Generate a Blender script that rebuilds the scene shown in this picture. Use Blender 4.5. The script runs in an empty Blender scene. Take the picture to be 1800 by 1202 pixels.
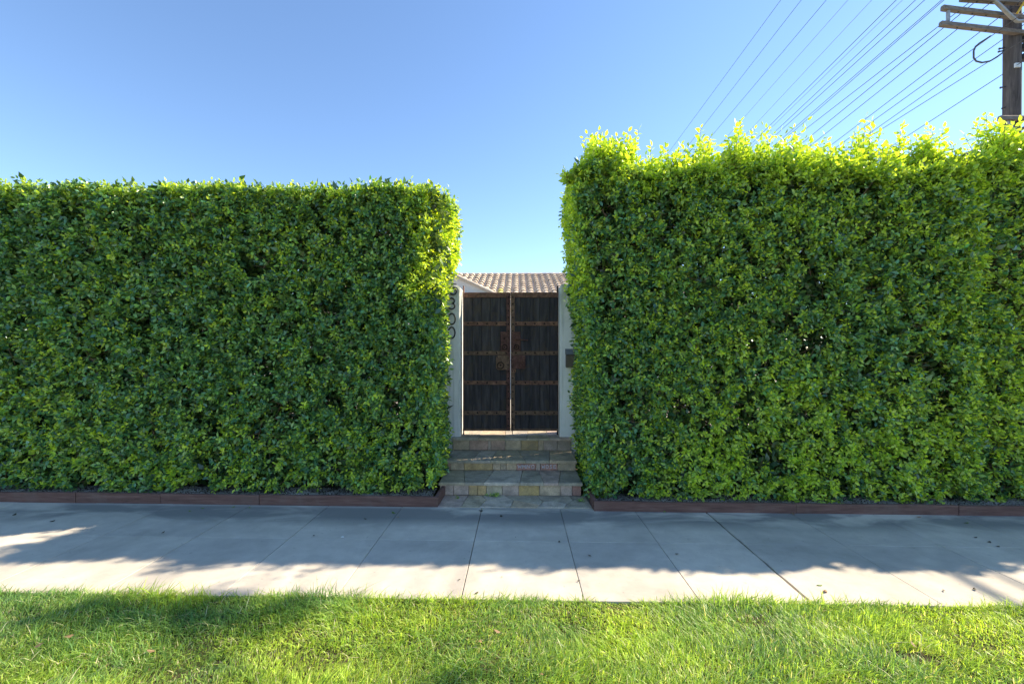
import bpy, math, random
import numpy as np
from mathutils import Vector, Matrix

# ------------------------------------------------------------------ camera, sky, sun, exposure
SC = bpy.context.scene
COL = SC.collection
R = math.radians
YAW = R(0.77)
CAMZ = 1.7
cam_d = bpy.data.cameras.new('camera')
cam_d.sensor_width = 36.0
cam_d.lens = 16.0
cam_d.shift_y = 14.0 / 1800.0
cam_d.clip_start = 0.05
cam_d.clip_end = 3000
cam = bpy.data.objects.new('camera', cam_d)
cam.location = (0, 0, CAMZ)
cam.rotation_euler = (R(90), 0, YAW)
COL.objects.link(cam)
SC.camera = cam

SUN_AZ = R(73)       # clockwise from +Y, i.e. to the right, behind the hedge
SUN_EL = R(37.3)
world = bpy.data.worlds.new('World')
SC.world = world
world.use_nodes = True
wn, wl = world.node_tree.nodes, world.node_tree.links
wn.clear()
wo = wn.new('ShaderNodeOutputWorld')
bg = wn.new('ShaderNodeBackground')
sky = wn.new('ShaderNodeTexSky')
sky.sky_type = 'NISHITA'
sky.sun_disc = False
sky.sun_elevation = SUN_EL
sky.sun_rotation = SUN_AZ
sky.altitude = 0
sky.air_density = 1.0
sky.dust_density = 0.05
sky.ozone_density = 4.2
bg.inputs['Strength'].default_value = 0.0765
wl.new(sky.outputs[0], bg.inputs['Color'])
wl.new(bg.outputs[0], wo.inputs[0])

sun_d = bpy.data.lights.new('sun', 'SUN')
sun_d.energy = 3.1
sun_d.angle = R(0.53)
sun_d.color = (1.0, 0.85, 0.65)
sun = bpy.data.objects.new('sun', sun_d)
to_sun = Vector((math.sin(SUN_AZ) * math.cos(SUN_EL), math.cos(SUN_AZ) * math.cos(SUN_EL), math.sin(SUN_EL)))
sun.rotation_euler = (-to_sun).to_track_quat('-Z', 'Y').to_euler()
sun.location = to_sun * 60
COL.objects.link(sun)

SC.view_settings.view_transform = 'Standard'
SC.view_settings.look = 'None'
SC.view_settings.gamma = 1.0
SC.view_settings.use_curve_mapping = False
SC.view_settings.exposure = 1.88
SC.render.engine = 'CYCLES'
SC.cycles.max_bounces = 8
SC.cycles.diffuse_bounces = 4
SC.cycles.transmission_bounces = 4
SC.cycles.caustics_reflective = False
SC.cycles.caustics_refractive = False
SC.cycles.use_denoising = True
SC.cycles.denoiser = 'OPENIMAGEDENOISE'

rng = np.random.default_rng(7)
rnd = random.Random(11)


def at(px, py, Y):
    """world point seen at photo pixel (px, py) at world distance Y"""
    u = (px - 900) / 800.0
    v = (615 - py) / 800.0
    X = u * math.cos(YAW) - math.sin(YAW)
    D = u * math.sin(YAW) + math.cos(YAW)
    k = Y / D
    return Vector((X * k, Y, CAMZ + v * k))


def gz(x):
    return -0.007 * x


# ------------------------------------------------------------------ helpers
def tag(o, label=None, cat=None, group=None, kind=None):
    if label: o['label'] = label
    if cat: o['category'] = cat
    if group: o['group'] = group
    if kind: o['kind'] = kind
    return o


def empty(name, loc=(0, 0, 0)):
    o = bpy.data.objects.new(name, None)
    o.location = loc
    o.empty_display_size = 0.2
    COL.objects.link(o)
    return o


def link_obj(name, me, parent=None, loc=None):
    o = bpy.data.objects.new(name, me)
    COL.objects.link(o)
    if loc is not None:
        o.location = loc
    if parent is not None:
        o.parent = parent
    return o


class MB:
    """collects verts and faces, then links them as one mesh object"""
    def __init__(s):
        s.v, s.f = [], []

    def add(s, vs, fs):
        n = len(s.v)
        s.v += [tuple(p) for p in vs]
        s.f += [tuple(i + n for i in f) for f in fs]
        return s

    def box(s, a, b, bev=0.0):
        x0, y0, z0 = a
        x1, y1, z1 = b
        if bev <= 0:
            vs = [(x, y, z) for z in (z0, z1) for y in (y0, y1) for x in (x0, x1)]
            return s.add(vs, [(0, 2, 3, 1), (4, 5, 7, 6), (0, 1, 5, 4), (2, 6, 7, 3), (0, 4, 6, 2), (1, 3, 7, 5)])
        c = ((x0 + x1) / 2, (y0 + y1) / 2, (z0 + z1) / 2)
        h = ((x1 - x0) / 2, (y1 - y0) / 2, (z1 - z0) / 2)
        vs, idx = [], {}
        for sx in (-1, 1):
            for sy in (-1, 1):
                for sz in (-1, 1):
                    for ax in range(3):
                        p = [c[0] + sx * h[0], c[1] + sy * h[1], c[2] + sz * h[2]]
                        sg = (sx, sy, sz)
                        for k in range(3):
                            if k != ax:
                                p[k] -= sg[k] * bev
                        idx[(sx, sy, sz, ax)] = len(vs)
                        vs.append(p)
        fs = []
        def quad(l):
            ctr = Vector(c)
            ps = [Vector(vs[i]) for i in l]
            n = (ps[1] - ps[0]).cross(ps[2] - ps[0])
            if n.dot((ps[0] + ps[1] + ps[2]) / 3 - ctr) < 0:
                l = l[::-1]
            fs.append(tuple(l))
        for ax in range(3):
            o1, o2 = [k for k in range(3) if k != ax]
            for sg in (-1, 1):
                l = []
                for a1, a2 in ((-1, -1), (1, -1), (1, 1), (-1, 1)):
                    k = [0, 0, 0]; k[ax] = sg; k[o1] = a1; k[o2] = a2
                    l.append(idx[(*k, ax)])
                quad(l)
            for s1 in (-1, 1):
                for s2 in (-1, 1):
                    l = []
                    for e, which in ((-1, o1), (1, o1), (1, o2), (-1, o2)):
                        k = [0, 0, 0]; k[ax] = e; k[o1] = s1; k[o2] = s2
                        l.append(idx[(*k, which)])
                    quad(l)
        for sx in (-1, 1):
            for sy in (-1, 1):
                for sz in (-1, 1):
                    quad([idx[(sx, sy, sz, 0)], idx[(sx, sy, sz, 1)], idx[(sx, sy, sz, 2)]])
        return s.add(vs, fs)

    def tube(s, pts, r, n=6, closed=False, cap=True):
        pts = [Vector(p) for p in pts]
        m = len(pts)
        rs = r if isinstance(r, (list, tuple)) else [r] * m
        rings = []
        prev = None
        for i in range(m):
            if closed:
                d = pts[(i + 1) % m] - pts[i - 1]
            else:
                d = pts[min(i + 1, m - 1)] - pts[max(i - 1, 0)]
            d.normalize()
            if prev is None:
                ref = Vector((0, 0, 1)) if abs(d.z) < 0.9 else Vector((1, 0, 0))
                a = d.cross(ref).normalized()
            else:
                a = (prev - d * prev.dot(d))
                a = a.normalized() if a.length > 1e-6 else d.orthogonal().normalized()
            prev = a
            b = d.cross(a)
            rings.append([pts[i] + (a * math.cos(2 * math.pi * k / n) + b * math.sin(2 * math.pi * k / n)) * rs[i] for k in range(n)])
        vs = [p for ring in rings for p in ring]
        fs = []
        for i in range(m if closed else m - 1):
            j = (i + 1) % m
            for k in range(n):
                k2 = (k + 1) % n
                fs.append((i * n + k, i * n + k2, j * n + k2, j * n + k))
        if cap and not closed:
            fs.append(tuple(range(n))[::-1])
            fs.append(tuple((m - 1) * n + k for k in range(n)))
        return s.add(vs, fs)

    def slab(s, poly, t, bev, O=(0, 0, 0), U=(1, 0, 0), V=(0, 1, 0), jig=0.0):
        """chamfered plate: poly in the U,V plane, its face t above O along U x V"""
        O, U, V = Vector(O), Vector(U), Vector(V)
        W = U.cross(V).normalized()
        n = len(poly)
        cx = sum(p[0] for p in poly) / n
        cy = sum(p[1] for p in poly) / n
        def P(p, w): return O + U * p[0] + V * p[1] + W * w
        ins = []
        for p in poly:
            dx, dy = cx - p[0], cy - p[1]
            L = math.hypot(dx, dy)
            k = min(bev * 1.4 / L, 0.4)
            ins.append((p[0] + dx * k, p[1] + dy * k))
        jj = [rnd.uniform(-jig, jig) for _ in range(n)]
        vs = [P(p, 0) for p in poly] + [P(p, t - bev + jj[i]) for i, p in enumerate(poly)] + [P(p, t + jj[i]) for i, p in enumerate(ins)]
        fs = []
        for i in range(n):
            j = (i + 1) % n
            fs.append((i, j, n + j, n + i))
            fs.append((n + i, n + j, 2 * n + j, 2 * n + i))
        fs.append(tuple(range(2 * n, 3 * n)))
        return s.add(vs, fs)

    def dome(s, c, r, h, nrm=(0, -1, 0), n=8):
        c, N = Vector(c), Vector(nrm).normalized()
        a = N.orthogonal().normalized()
        b = N.cross(a)
        vs, fs = [], []
        for (k, hh) in ((1.0, 0.0), (0.8, 0.6)):
            for i in range(n):
                t = 2 * math.pi * i / n
                vs.append(c + (a * math.cos(t) + b * math.sin(t)) * r * k + N * h * hh)
        vs.append(c + N * h)
        for i in range(n):
            j = (i + 1) % n
            fs.append((i, j, n + j, n + i))
            fs.append((n + i, n + j, 2 * n))
        return s.add(vs, fs)

    def mesh(s, name, mat, smooth=False):
        me = bpy.data.meshes.new(name)
        me.from_pydata(s.v, [], s.f)
        if smooth:
            me.polygons.foreach_set('use_smooth', [True] * len(me.polygons))
        if mat: me.materials.append(mat)
        me.update()
        return me

    def build(s, name, mat, parent=None, smooth=False, loc=None):
        return link_obj(name, s.mesh(name, mat, smooth), parent, loc)


def np_mesh(name, verts, faces, mat, tint=None):
    """triangle mesh from numpy arrays; tint = one colour per vertex (leaf colour; in hedges partly with painted sun and shade)"""
    me = bpy.data.meshes.new(name)
    nv, nf = len(verts), len(faces)
    me.vertices.add(nv)
    me.vertices.foreach_set('co', verts.astype(np.float32).ravel())
    me.loops.add(nf * 3)
    me.loops.foreach_set('vertex_index', faces.astype(np.int32).ravel())
    me.polygons.add(nf)
    me.polygons.foreach_set('loop_start', np.arange(0, nf * 3, 3, dtype=np.int32))
    me.polygons.foreach_set('loop_total', np.full(nf, 3, dtype=np.int32))
    me.update(calc_edges=True)
    if tint is not None:
        ca = me.color_attributes.new('tint', 'FLOAT_COLOR', 'POINT')
        c = np.ones((nv, 4), np.float32)
        c[:, :3] = tint
        ca.data.foreach_set('color', c.ravel())
    if mat: me.materials.append(mat)
    return me


# ------------------------------------------------------------------ materials
class NT:
    def __init__(s, name):
        s.m = bpy.data.materials.new(name)
        s.m.use_nodes = True
        s.n = s.m.node_tree.nodes
        s.l = s.m.node_tree.links
        s.b = s.n['Principled BSDF']
        s.out = s.n['Material Output']

    def new(s, t, **kw):
        o = s.n.new(t)
        for k, v in kw.items():
            setattr(o, k, v)
        return o

    def coord(s, scale=(1, 1, 1), kind='Object', rand=False):
        tc = s.new('ShaderNodeTexCoord')
        mp = s.new('ShaderNodeMapping')
        mp.inputs['Scale'].default_value = scale
        s.l.new(tc.outputs[kind], mp.inputs['Vector'])
        if rand:
            oi = s.new('ShaderNodeObjectInfo')
            mu = s.new('ShaderNodeMath', operation='MULTIPLY')
            mu.inputs[1].default_value = 37.0
            s.l.new(oi.outputs['Random'], mu.inputs[0])
            s.l.new(mu.outputs[0], mp.inputs['Location'])
        return mp.outputs[0]

    def noise(s, vec, scale, detail=5, rough=0.6, dist=0.0):
        t = s.new('ShaderNodeTexNoise')
        t.inputs['Scale'].default_value = scale
        t.inputs['Detail'].default_value = detail
        t.inputs['Roughness'].default_value = rough
        t.inputs['Distortion'].default_value = dist
        s.l.new(vec, t.inputs['Vector'])
        return t.outputs['Fac']

    def ramp(s, fac, stops):
        r = s.new('ShaderNodeValToRGB')
        e = r.color_ramp.elements
        while len(e) < len(stops): e.new(0.5)
        for i, (p, c) in enumerate(stops):
            e[i].position = p
            e[i].color = (*c, 1) if len(c) == 3 else c
        s.l.new(fac, r.inputs[0])
        return r.outputs[0]

    def mix(s, fac, a, b, mode='MIX'):
        m = s.new('ShaderNodeMix', data_type='RGBA', blend_type=mode)
        for sock, v in ((m.inputs[0], fac), (m.inputs[6], a), (m.inputs[7], b)):
            if isinstance(v, (int, float)): sock.default_value = v
            elif isinstance(v, tuple): sock.default_value = (*v, 1)
            else: s.l.new(v, sock)
        return m.outputs[2]

    def base(s, c, rough=0.8, spec=0.3, metal=0.0):
        if isinstance(c, tuple): s.b.inputs['Base Color'].default_value = (*c, 1)
        else: s.l.new(c, s.b.inputs['Base Color'])
        if isinstance(rough, (int, float)): s.b.inputs['Roughness'].default_value = rough
        else: s.l.new(rough, s.b.inputs['Roughness'])
        s.b.inputs['Specular IOR Level'].default_value = spec
        s.b.inputs['Metallic'].default_value = metal
        return s

    def bump(s, h, strength=0.3, dist=0.01):
        b = s.new('ShaderNodeBump')
        b.inputs['Strength'].default_value = strength
        b.inputs['Distance'].default_value = dist
        s.l.new(h, b.inputs['Height'])
        s.l.new(b.outputs[0], s.b.inputs['Normal'])
        return s


def stone_mat(name, c, var=0.35, stain=(0.19, 0.18, 0.15), stain_amt=0.5, scale=9):
    n = NT(name)
    v = n.coord(kind='Object', rand=True)
    a = n.noise(v, scale, 6, 0.65, 0.4)
    b = n.noise(v, 3.2, 4, 0.6, 0.3)
    f = n.noise(v, 90, 3, 0.7)
    lo = tuple(x * (1 - var) for x in c)
    hi = tuple(min(x * (1 + var * 0.8), 0.85) for x in c)
    col = n.ramp(a, [(0.3, lo), (0.7, hi)])
    sm = n.ramp(b, [(0.48, (0, 0, 0)), (0.68, (stain_amt,) * 3)])
    col = n.mix(sm, col, stain)
    fs = n.ramp(f, [(0.35, (0.75,) * 3), (0.7, (1.1,) * 3)])
    col = n.mix(1.0, col, fs, 'MULTIPLY')
    n.base(col, 0.85, 0.25)
    n.bump(n.noise(v, 40, 6, 0.7), 0.5, 0.006)
    return n.m


def foliage_mat(name, trans=(0.4, 0.4), rough=0.4, boost=(1.5, 1.6, 0.6), spec=0.5):
    """leaf colour from the mesh; old leathery leaves let little light through, young ones much"""
    n = NT(name)
    at_ = n.new('ShaderNodeAttribute', attribute_name='tint')
    n.base(at_.outputs['Color'], rough, spec)
    tr = n.new('ShaderNodeBsdfTranslucent')
    n.l.new(n.mix(1.0, at_.outputs['Color'], boost, 'MULTIPLY'), tr.inputs['Color'])
    mx = n.new('ShaderNodeMixShader')
    sep = n.new('ShaderNodeSeparateColor')
    n.l.new(at_.outputs['Color'], sep.inputs[0])
    mr = n.new('ShaderNodeMapRange')
    mr.inputs['From Min'].default_value = 0.08
    mr.inputs['From Max'].default_value = 0.45
    mr.inputs['To Min'].default_value = trans[0]
    mr.inputs['To Max'].default_value = trans[1]
    n.l.new(sep.outputs[0], mr.inputs['Value'])
    n.l.new(mr.outputs[0], mx.inputs[0])
    n.l.new(n.b.outputs[0], mx.inputs[1])
    n.l.new(tr.outputs[0], mx.inputs[2])
    n.l.new(mx.outputs[0], n.out.inputs[0])
    return n.m


def flat_leaf_mat(name, c, trans=0.4, rough=0.4, boost=(1.5, 1.6, 0.6)):
    n = NT(name)
    v = n.coord(rand=True)
    col = n.ramp(n.noise(v, 3, 2), [(0.3, tuple(x * 0.85 for x in c)), (0.7, tuple(x * 1.12 for x in c))])
    n.base(col, rough, 0.5)
    tr = n.new('ShaderNodeBsdfTranslucent')
    n.l.new(n.mix(1.0, col, boost, 'MULTIPLY'), tr.inputs['Color'])
    mx = n.new('ShaderNodeMixShader')
    mx.inputs[0].default_value = trans
    n.l.new(n.b.outputs[0], mx.inputs[1])
    n.l.new(tr.outputs[0], mx.inputs[2])
    n.l.new(mx.outputs[0], n.out.inputs[0])
    return n.m


M = {}
M['leaf'] = foliage_mat('leaf', (0.16, 0.42), 0.33, (1.5, 1.5, 0.6), 0.8)
M['grass'] = foliage_mat('grass_blade', (0.45, 0.45), 0.42, (1.7, 1.7, 0.7), 0.35)


def mk_concrete():
    n = NT('sidewalk_concrete')
    tc = n.new('ShaderNodeTexCoord')
    geo = n.new('ShaderNodeNewGeometry')
    v = geo.outputs['Position']
    big = n.noise(v, 0.9, 5, 0.6, 0.5)
    mid = n.noise(v, 6, 6, 0.65, 0.3)
    fine = n.noise(v, 120, 3, 0.7)
    oi = n.new('ShaderNodeObjectInfo')
    col = n.ramp(mid, [(0.28, (0.535, 0.485, 0.405)), (0.72, (0.67, 0.615, 0.52))])
    col = n.mix(1.0, col, n.ramp(oi.outputs['Random'], [(0, (0.92, 0.92, 0.93)), (1, (1.05, 1.04, 1.02))]), 'MULTIPLY')
    col = n.mix(1.0, col, n.ramp(big, [(0.32, (0.80, 0.81, 0.82)), (0.6, (1.04, 1.04, 1.04))]), 'MULTIPLY')
    col = n.mix(1.0, col, n.ramp(fine, [(0.25, (0.95, 0.95, 0.95)), (0.75, (1.03, 1.03, 1.03))]), 'MULTIPLY')
    # run-off stains from the planting bed along the back of the walk
    sep = n.new('ShaderNodeSeparateXYZ')
    n.l.new(v, sep.inputs[0])
    mp = n.new('ShaderNodeMapping')
    mp.inputs['Scale'].default_value = (0.55, 1.3, 1)
    n.l.new(v, mp.inputs['Vector'])
    st = n.noise(mp.outputs[0], 1.6, 5, 0.55, 0.6)
    band = n.ramp(n.mapr(sep.outputs['Y'], 4.1, 4.95), [(0.25, (0.1,) * 3), (0.55, (1,) * 3), (0.85, (1,) * 3), (0.97, (0.1,) * 3)]) if hasattr(n, 'mapr') else None
    if band is not None:
        stm = n.mix(1.0, n.ramp(st, [(0.38, (0,) * 3), (0.50, (0.85,) * 3)]), band, 'MULTIPLY')
        col = n.mix(stm, col, (0.20, 0.20, 0.19))
    spk = n.noise(v, 26, 2, 0.5)
    col = n.mix(n.ramp(spk, [(0.70, (0,) * 3), (0.78, (0.4,) * 3)]), col, (0.14, 0.13, 0.12))
    n.base(col, 0.88, 0.25)
    n.bump(n.noise(v, 90, 3, 0.6), 0.12, 0.002)
    return n.m


def _mapr(s, val, a, b):
    m = s.new('ShaderNodeMapRange')
    m.inputs['From Min'].default_value = a
    m.inputs['From Max'].default_value = b
    s.l.new(val, m.inputs['Value'])
    return m.outputs['Result']
NT.mapr = _mapr
M['concrete'] = mk_concrete()


def simple(name, c, var=0.25, scale=8, rough=0.85, spec=0.25, bump=0.3, bdist=0.006, bscale=60, stretch=(1, 1, 1), rand=True, metal=0.0):
    n = NT(name)
    v = n.coord(stretch, rand=rand)
    a = n.noise(v, scale, 6, 0.65, 0.3)
    col = n.ramp(a, [(0.28, tuple(x * (1 - var) for x in c)), (0.72, tuple(min(1, x * (1 + var)) for x in c))])
    n.base(col, rough, spec, metal)
    if bump: n.bump(n.noise(v, bscale, 5, 0.7), bump, bdist)
    return n.m


M['soil'] = simple('soil', (0.11, 0.085, 0.065), 0.4, 14, 0.95, 0.1, 0.8, 0.02, 50)
M['lawn_soil'] = simple('lawn_soil', (0.085, 0.075, 0.042), 0.4, 14, 0.95, 0.1, 0.8, 0.02, 50)
M['ground'] = simple('ground', (0.12, 0.11, 0.08), 0.3, 0.3, 0.95, 0.1, 0.3, 0.02, 8)
M['gravel'] = simple('gravel', (0.27, 0.24, 0.205), 0.5, 2.0, 0.9, 0.2, 0)
M['mortar'] = simple('mortar', (0.33, 0.30, 0.25), 0.3, 20, 0.95, 0.15, 0.5, 0.008, 70)
M['paving'] = simple('courtyard_paving', (0.52, 0.47, 0.40), 0.15, 3, 0.9, 0.2, 0.2, 0.004, 60)
M['numeral'] = simple('numeral_iron', (0.018, 0.018, 0.02), 0.2, 20, 0.5, 0.4, 0)
M['steel'] = simple('galvanised_steel', (0.36, 0.36, 0.35), 0.2, 20, 0.5, 0.5, 0, metal=0.5)
M['dark_steel'] = simple('dark_steel', (0.05, 0.05, 0.055), 0.3, 20, 0.55, 0.4, 0)
M['wire'] = simple('wire', (0.09, 0.09, 0.10), 0.2, 20, 0.6, 0.3, 0)
M['wire_pale'] = simple('pale_wire', (0.22, 0.22, 0.23), 0.2, 20, 0.5, 0.4, 0)
M['bark'] = simple('hedge_bark', (0.13, 0.09, 0.065), 0.4, 12, 0.95, 0.1, 0.5, 0.006, 50)
M['twig_brown'] = simple('brown_twig', (0.27, 0.18, 0.12), 0.35, 12, 0.9, 0.15, 0)
M['twig'] = simple('young_twig', (0.17, 0.13, 0.06), 0.3, 12, 0.8, 0.2, 0)
M['tag'] = simple('pole_tag', (0.62, 0.66, 0.68), 0.05, 20, 0.4, 0.4, 0)
M['yellow'] = simple('yellow_guard', (0.75, 0.45, 0.03), 0.1, 20, 0.5, 0.4, 0)
M['dry_leaf'] = flat_leaf_mat('dry_leaf', (0.30, 0.19, 0.10), 0.2, 0.7, (1.2, 1.0, 0.8))
M['dark_leaf'] = flat_leaf_mat('dark_fallen_leaf', (0.045, 0.035, 0.022), 0.1, 0.7, (1, 1, 1))
M['green_leaf'] = flat_leaf_mat('green_fallen_leaf', (0.15, 0.24, 0.04), 0.35, 0.5)
M['chalk'] = simple('white_chalk', (0.62, 0.60, 0.62), 0.25, 60, 0.95, 0.1, 0)
M['chip'] = simple('white_chip', (0.75, 0.75, 0.73), 0.05, 60, 0.8, 0.2, 0)


def mk_stucco():
    n = NT('white_stucco')
    geo = n.new('ShaderNodeNewGeometry')
    v = geo.outputs['Position']
    a = n.noise(v, 2.4, 6, 0.65, 0.6)
    st = n.new('ShaderNodeMapping')
    st.inputs['Scale'].default_value = (9, 9, 0.7)
    n.l.new(v, st.inputs['Vector'])
    b = n.noise(st.outputs[0], 2.0, 5, 0.6)
    col = n.ramp(a, [(0.3, (0.74, 0.74, 0.70)), (0.65, (0.86, 0.86, 0.83))])
    col = n.mix(n.ramp(b, [(0.48, (0,) * 3), (0.72, (0.7,) * 3)]), col, (0.46, 0.48, 0.42))
    # mildew on the cap, growing from the top
    sep = n.new('ShaderNodeSeparateXYZ')
    n.l.new(v, sep.inputs[0])
    top = n.ramp(n.mapr(sep.outputs['Z'], 1.9, 2.66), [(0.0, (0,) * 3), (0.55, (0.25,) * 3), (1.0, (0.9,) * 3)])
    mm = n.mix(1.0, top, n.ramp(n.noise(v, 7, 6, 0.7, 0.4), [(0.36, (0,) * 3), (0.6, (1,) * 3)]), 'MULTIPLY')
    col = n.mix(mm, col, (0.26, 0.29, 0.22))
    n.base(col, 0.92, 0.2)
    n.bump(n.noise(v, 70, 6, 0.7), 0.5, 0.006)
    return n.m
M['stucco'] = mk_stucco()
M['house_wall'] = simple('house_wall_stucco', (0.74, 0.70, 0.66), 0.08, 3, 0.9, 0.2, 0.3, 0.005, 60)


def mk_planks():
    n = NT('weathered_gate_plank')
    v = n.coord((6, 6, 0.7), rand=True)
    g = n.noise(v, 3.0, 5, 0.6, 0.6)
    v2 = n.coord((2.0, 2.0, 1.3), rand=True)
    k = n.noise(v2, 3.0, 4, 0.6, 1.5)
    oi = n.new('ShaderNodeObjectInfo')
    col = n.ramp(g, [(0.26, (0.018, 0.016, 0.018)), (0.50, (0.044, 0.040, 0.043)), (0.70, (0.082, 0.075, 0.076)), (0.85, (0.16, 0.145, 0.13))])
    col = n.mix(n.ramp(k, [(0.5, (0,) * 3), (0.72, (0.7,) * 3)]), col, (0.075, 0.055, 0.035))
    col = n.mix(1.0, col, n.ramp(oi.outputs['Random'], [(0, (0.85, 0.85, 0.95)), (1, (1.3, 1.25, 1.25))]), 'MULTIPLY')
    n.base(col, 0.75, 0.3)
    n.bump(g, 0.7, 0.006)
    return n.m
M['plank'] = mk_planks()


def mk_rust(name, c1, c2, c3):
    n = NT(name)
    v = n.coord(rand=True)
    a = n.noise(v, 16, 7, 0.7, 0.5)
    b = n.noise(v, 70, 4, 0.7)
    col = n.ramp(a, [(0.3, c1), (0.52, c2), (0.72, c3)])
    col = n.mix(1.0, col, n.ramp(b, [(0.3, (0.75,) * 3), (0.7, (1.15,) * 3)]), 'MULTIPLY')
    n.base(col, 0.85, 0.3)
    n.bump(n.noise(v, 80, 5, 0.7), 0.5, 0.003)
    return n.m
M['rust'] = mk_rust('rusted_iron', (0.078, 0.045, 0.034), (0.205, 0.106, 0.074), (0.366, 0.198, 0.132))
M['rust_red'] = mk_rust('red_rusted_iron', (0.061, 0.032, 0.026), (0.132, 0.063, 0.052), (0.194, 0.101, 0.082))
M['rust_brown'] = mk_rust('brown_rusted_iron', (0.086, 0.056, 0.039), (0.180, 0.109, 0.074), (0.298, 0.192, 0.131))
M['rust_dark'] = mk_rust('dark_rusted_iron', (0.012, 0.01, 0.01), (0.03, 0.02, 0.017), (0.06, 0.035, 0.028))


def mk_board():
    n = NT('red_stained_timber')
    v = n.coord((1.2, 14, 14), rand=True)
    g = n.noise(v, 3, 7, 0.65, 0.4)
    v2 = n.coord(rand=True)
    col = n.ramp(g, [(0.3, (0.105, 0.058, 0.047)), (0.6, (0.19, 0.105, 0.085)), (0.8, (0.27, 0.175, 0.145))])
    d = n.noise(v2, 2.2, 5, 0.65, 0.6)
    col = n.mix(n.ramp(d, [(0.5, (0,) * 3), (0.75, (0.6,) * 3)]), col, (0.20, 0.15, 0.125))
    n.base(col, 0.85, 0.2)
    n.bump(g, 0.4, 0.004)
    return n.m
M['board'] = mk_board()


def mk_pole():
    n = NT('weathered_pole_wood')
    v = n.coord((8, 8, 0.6), rand=True)
    g = n.noise(v, 2.2, 8, 0.7, 0.5)
    col = n.ramp(g, [(0.3, (0.045, 0.038, 0.036)), (0.55, (0.12, 0.10, 0.095)), (0.8, (0.22, 0.19, 0.17))])
    n.base(col, 0.9, 0.2)
    n.bump(g, 0.6, 0.01)
    return n.m
M['pole'] = mk_pole()
def mk_arm():
    n = NT('weathered_crossarm_wood')
    v = n.coord((0.8, 12, 12), rand=True)
    g = n.noise(v, 3, 7, 0.65, 0.4)
    col = n.ramp(g, [(0.3, (0.11, 0.095, 0.085)), (0.6, (0.25, 0.22, 0.195)), (0.85, (0.38, 0.34, 0.30))])
    n.base(col, 0.9, 0.2)
    n.bump(g, 0.4, 0.006)
    return n.m
M['arm'] = mk_arm()


def mk_tile(name, c):
    n = NT(name)
    v = n.coord(rand=True)
    a = n.noise(v, 7, 5, 0.6, 0.3)
    oi = n.new('ShaderNodeObjectInfo')
    col = n.ramp(a, [(0.3, tuple(x * 0.8 for x in c)), (0.7, tuple(x * 1.15 for x in c))])
    col = n.mix(1.0, col, n.ramp(oi.outputs['Random'], [(0, (0.82, 0.80, 0.80)), (1, (1.12, 1.12, 1.12))]), 'MULTIPLY')
    n.base(col, 0.85, 0.25)
    return n.m
M['tile'] = mk_tile('pale_clay_tile', (0.63, 0.53, 0.41))
M['tile_lichen'] = mk_tile('lichened_clay_tile', (0.66, 0.60, 0.22))
M['cap_tile'] = mk_tile('ridge_clay_tile', (0.52, 0.44, 0.37))
M['fascia'] = simple('painted_fascia', (0.74, 0.66, 0.57), 0.15, 6, 0.8, 0.3, 0)

STONE = {}
for k, c in {'buff': (0.582, 0.449, 0.300), 'rose': (0.526, 0.353, 0.265), 'ochre': (0.605, 0.417, 0.200),
             'tan': (0.616, 0.460, 0.300), 'red': (0.504, 0.284, 0.220), 'grey': (0.515, 0.449, 0.350),
             'mauve': (0.560, 0.428, 0.340), 'slate': (0.470, 0.412, 0.310), 'pale': (0.582, 0.503, 0.395),
             'olive': (0.504, 0.423, 0.290), 'gold': (0.620, 0.433, 0.180)}.items():
    STONE[k] = stone_mat(k + '_flagstone', c)

# ------------------------------------------------------------------ setting: ground, soil, sidewalk
g = MB()
g.add([(-900, -900, -0.16), (900, -900, -0.16), (900, 900, -0.16), (-900, 900, -0.16)], [(0, 1, 2, 3)])
tag(g.build('ground', M['ground']), kind='structure')


def sheet(name, x0, x1, y0, y1, z, mat, nx=40, ny=1, bump=None):
    vs, fs = [], []
    for j in range(ny + 1):
        for i in range(nx + 1):
            x = x0 + (x1 - x0) * i / nx
            y = y0 + (y1 - y0) * j / ny
            vs.append((x, y, z + gz(x) + (bump(x, y) if bump else 0)))
    for j in range(ny):
        for i in range(nx):
            a = j * (nx + 1) + i
            fs.append((a, a + 1, a + nx + 2, a + nx + 1))
    o = MB().add(vs, fs).build(name, mat)
    tag(o, kind='structure')
    return o


g = MB().add([(-60, -14.0, -0.15), (60, -14.0, -0.15), (60, -2.15, -0.15), (-60, -2.15, -0.15)], [(0, 1, 2, 3)])
tag(g.build('road', simple('pale_street_concrete', (0.42, 0.41, 0.38), 0.15, 1.5, 0.9, 0.2, 0.2)), kind='structure')
kb = MB().box((-60, -2.15, -0.16), (60, -2.0, -0.02), 0.012)
tag(kb.build('kerb', simple('kerb_concrete', (0.48, 0.46, 0.43), 0.15, 4, 0.9, 0.2, 0.2)), kind='structure')
WALK_F, WALK_M, WALK_B = 3.10, 4.05, 4.90
BIRD = rng.uniform(0, 6.28, 16)


def lump(x, y):
    return 0.008 * (np.sin(x * 2.3 + BIRD[0]) * np.sin(y * 3.1 + BIRD[1])) + 0.006 * np.sin(x * 6.1 + y * 4.3 + BIRD[2]) + 0.004 * np.sin(x * 11 - y * 9 + BIRD[3])


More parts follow.
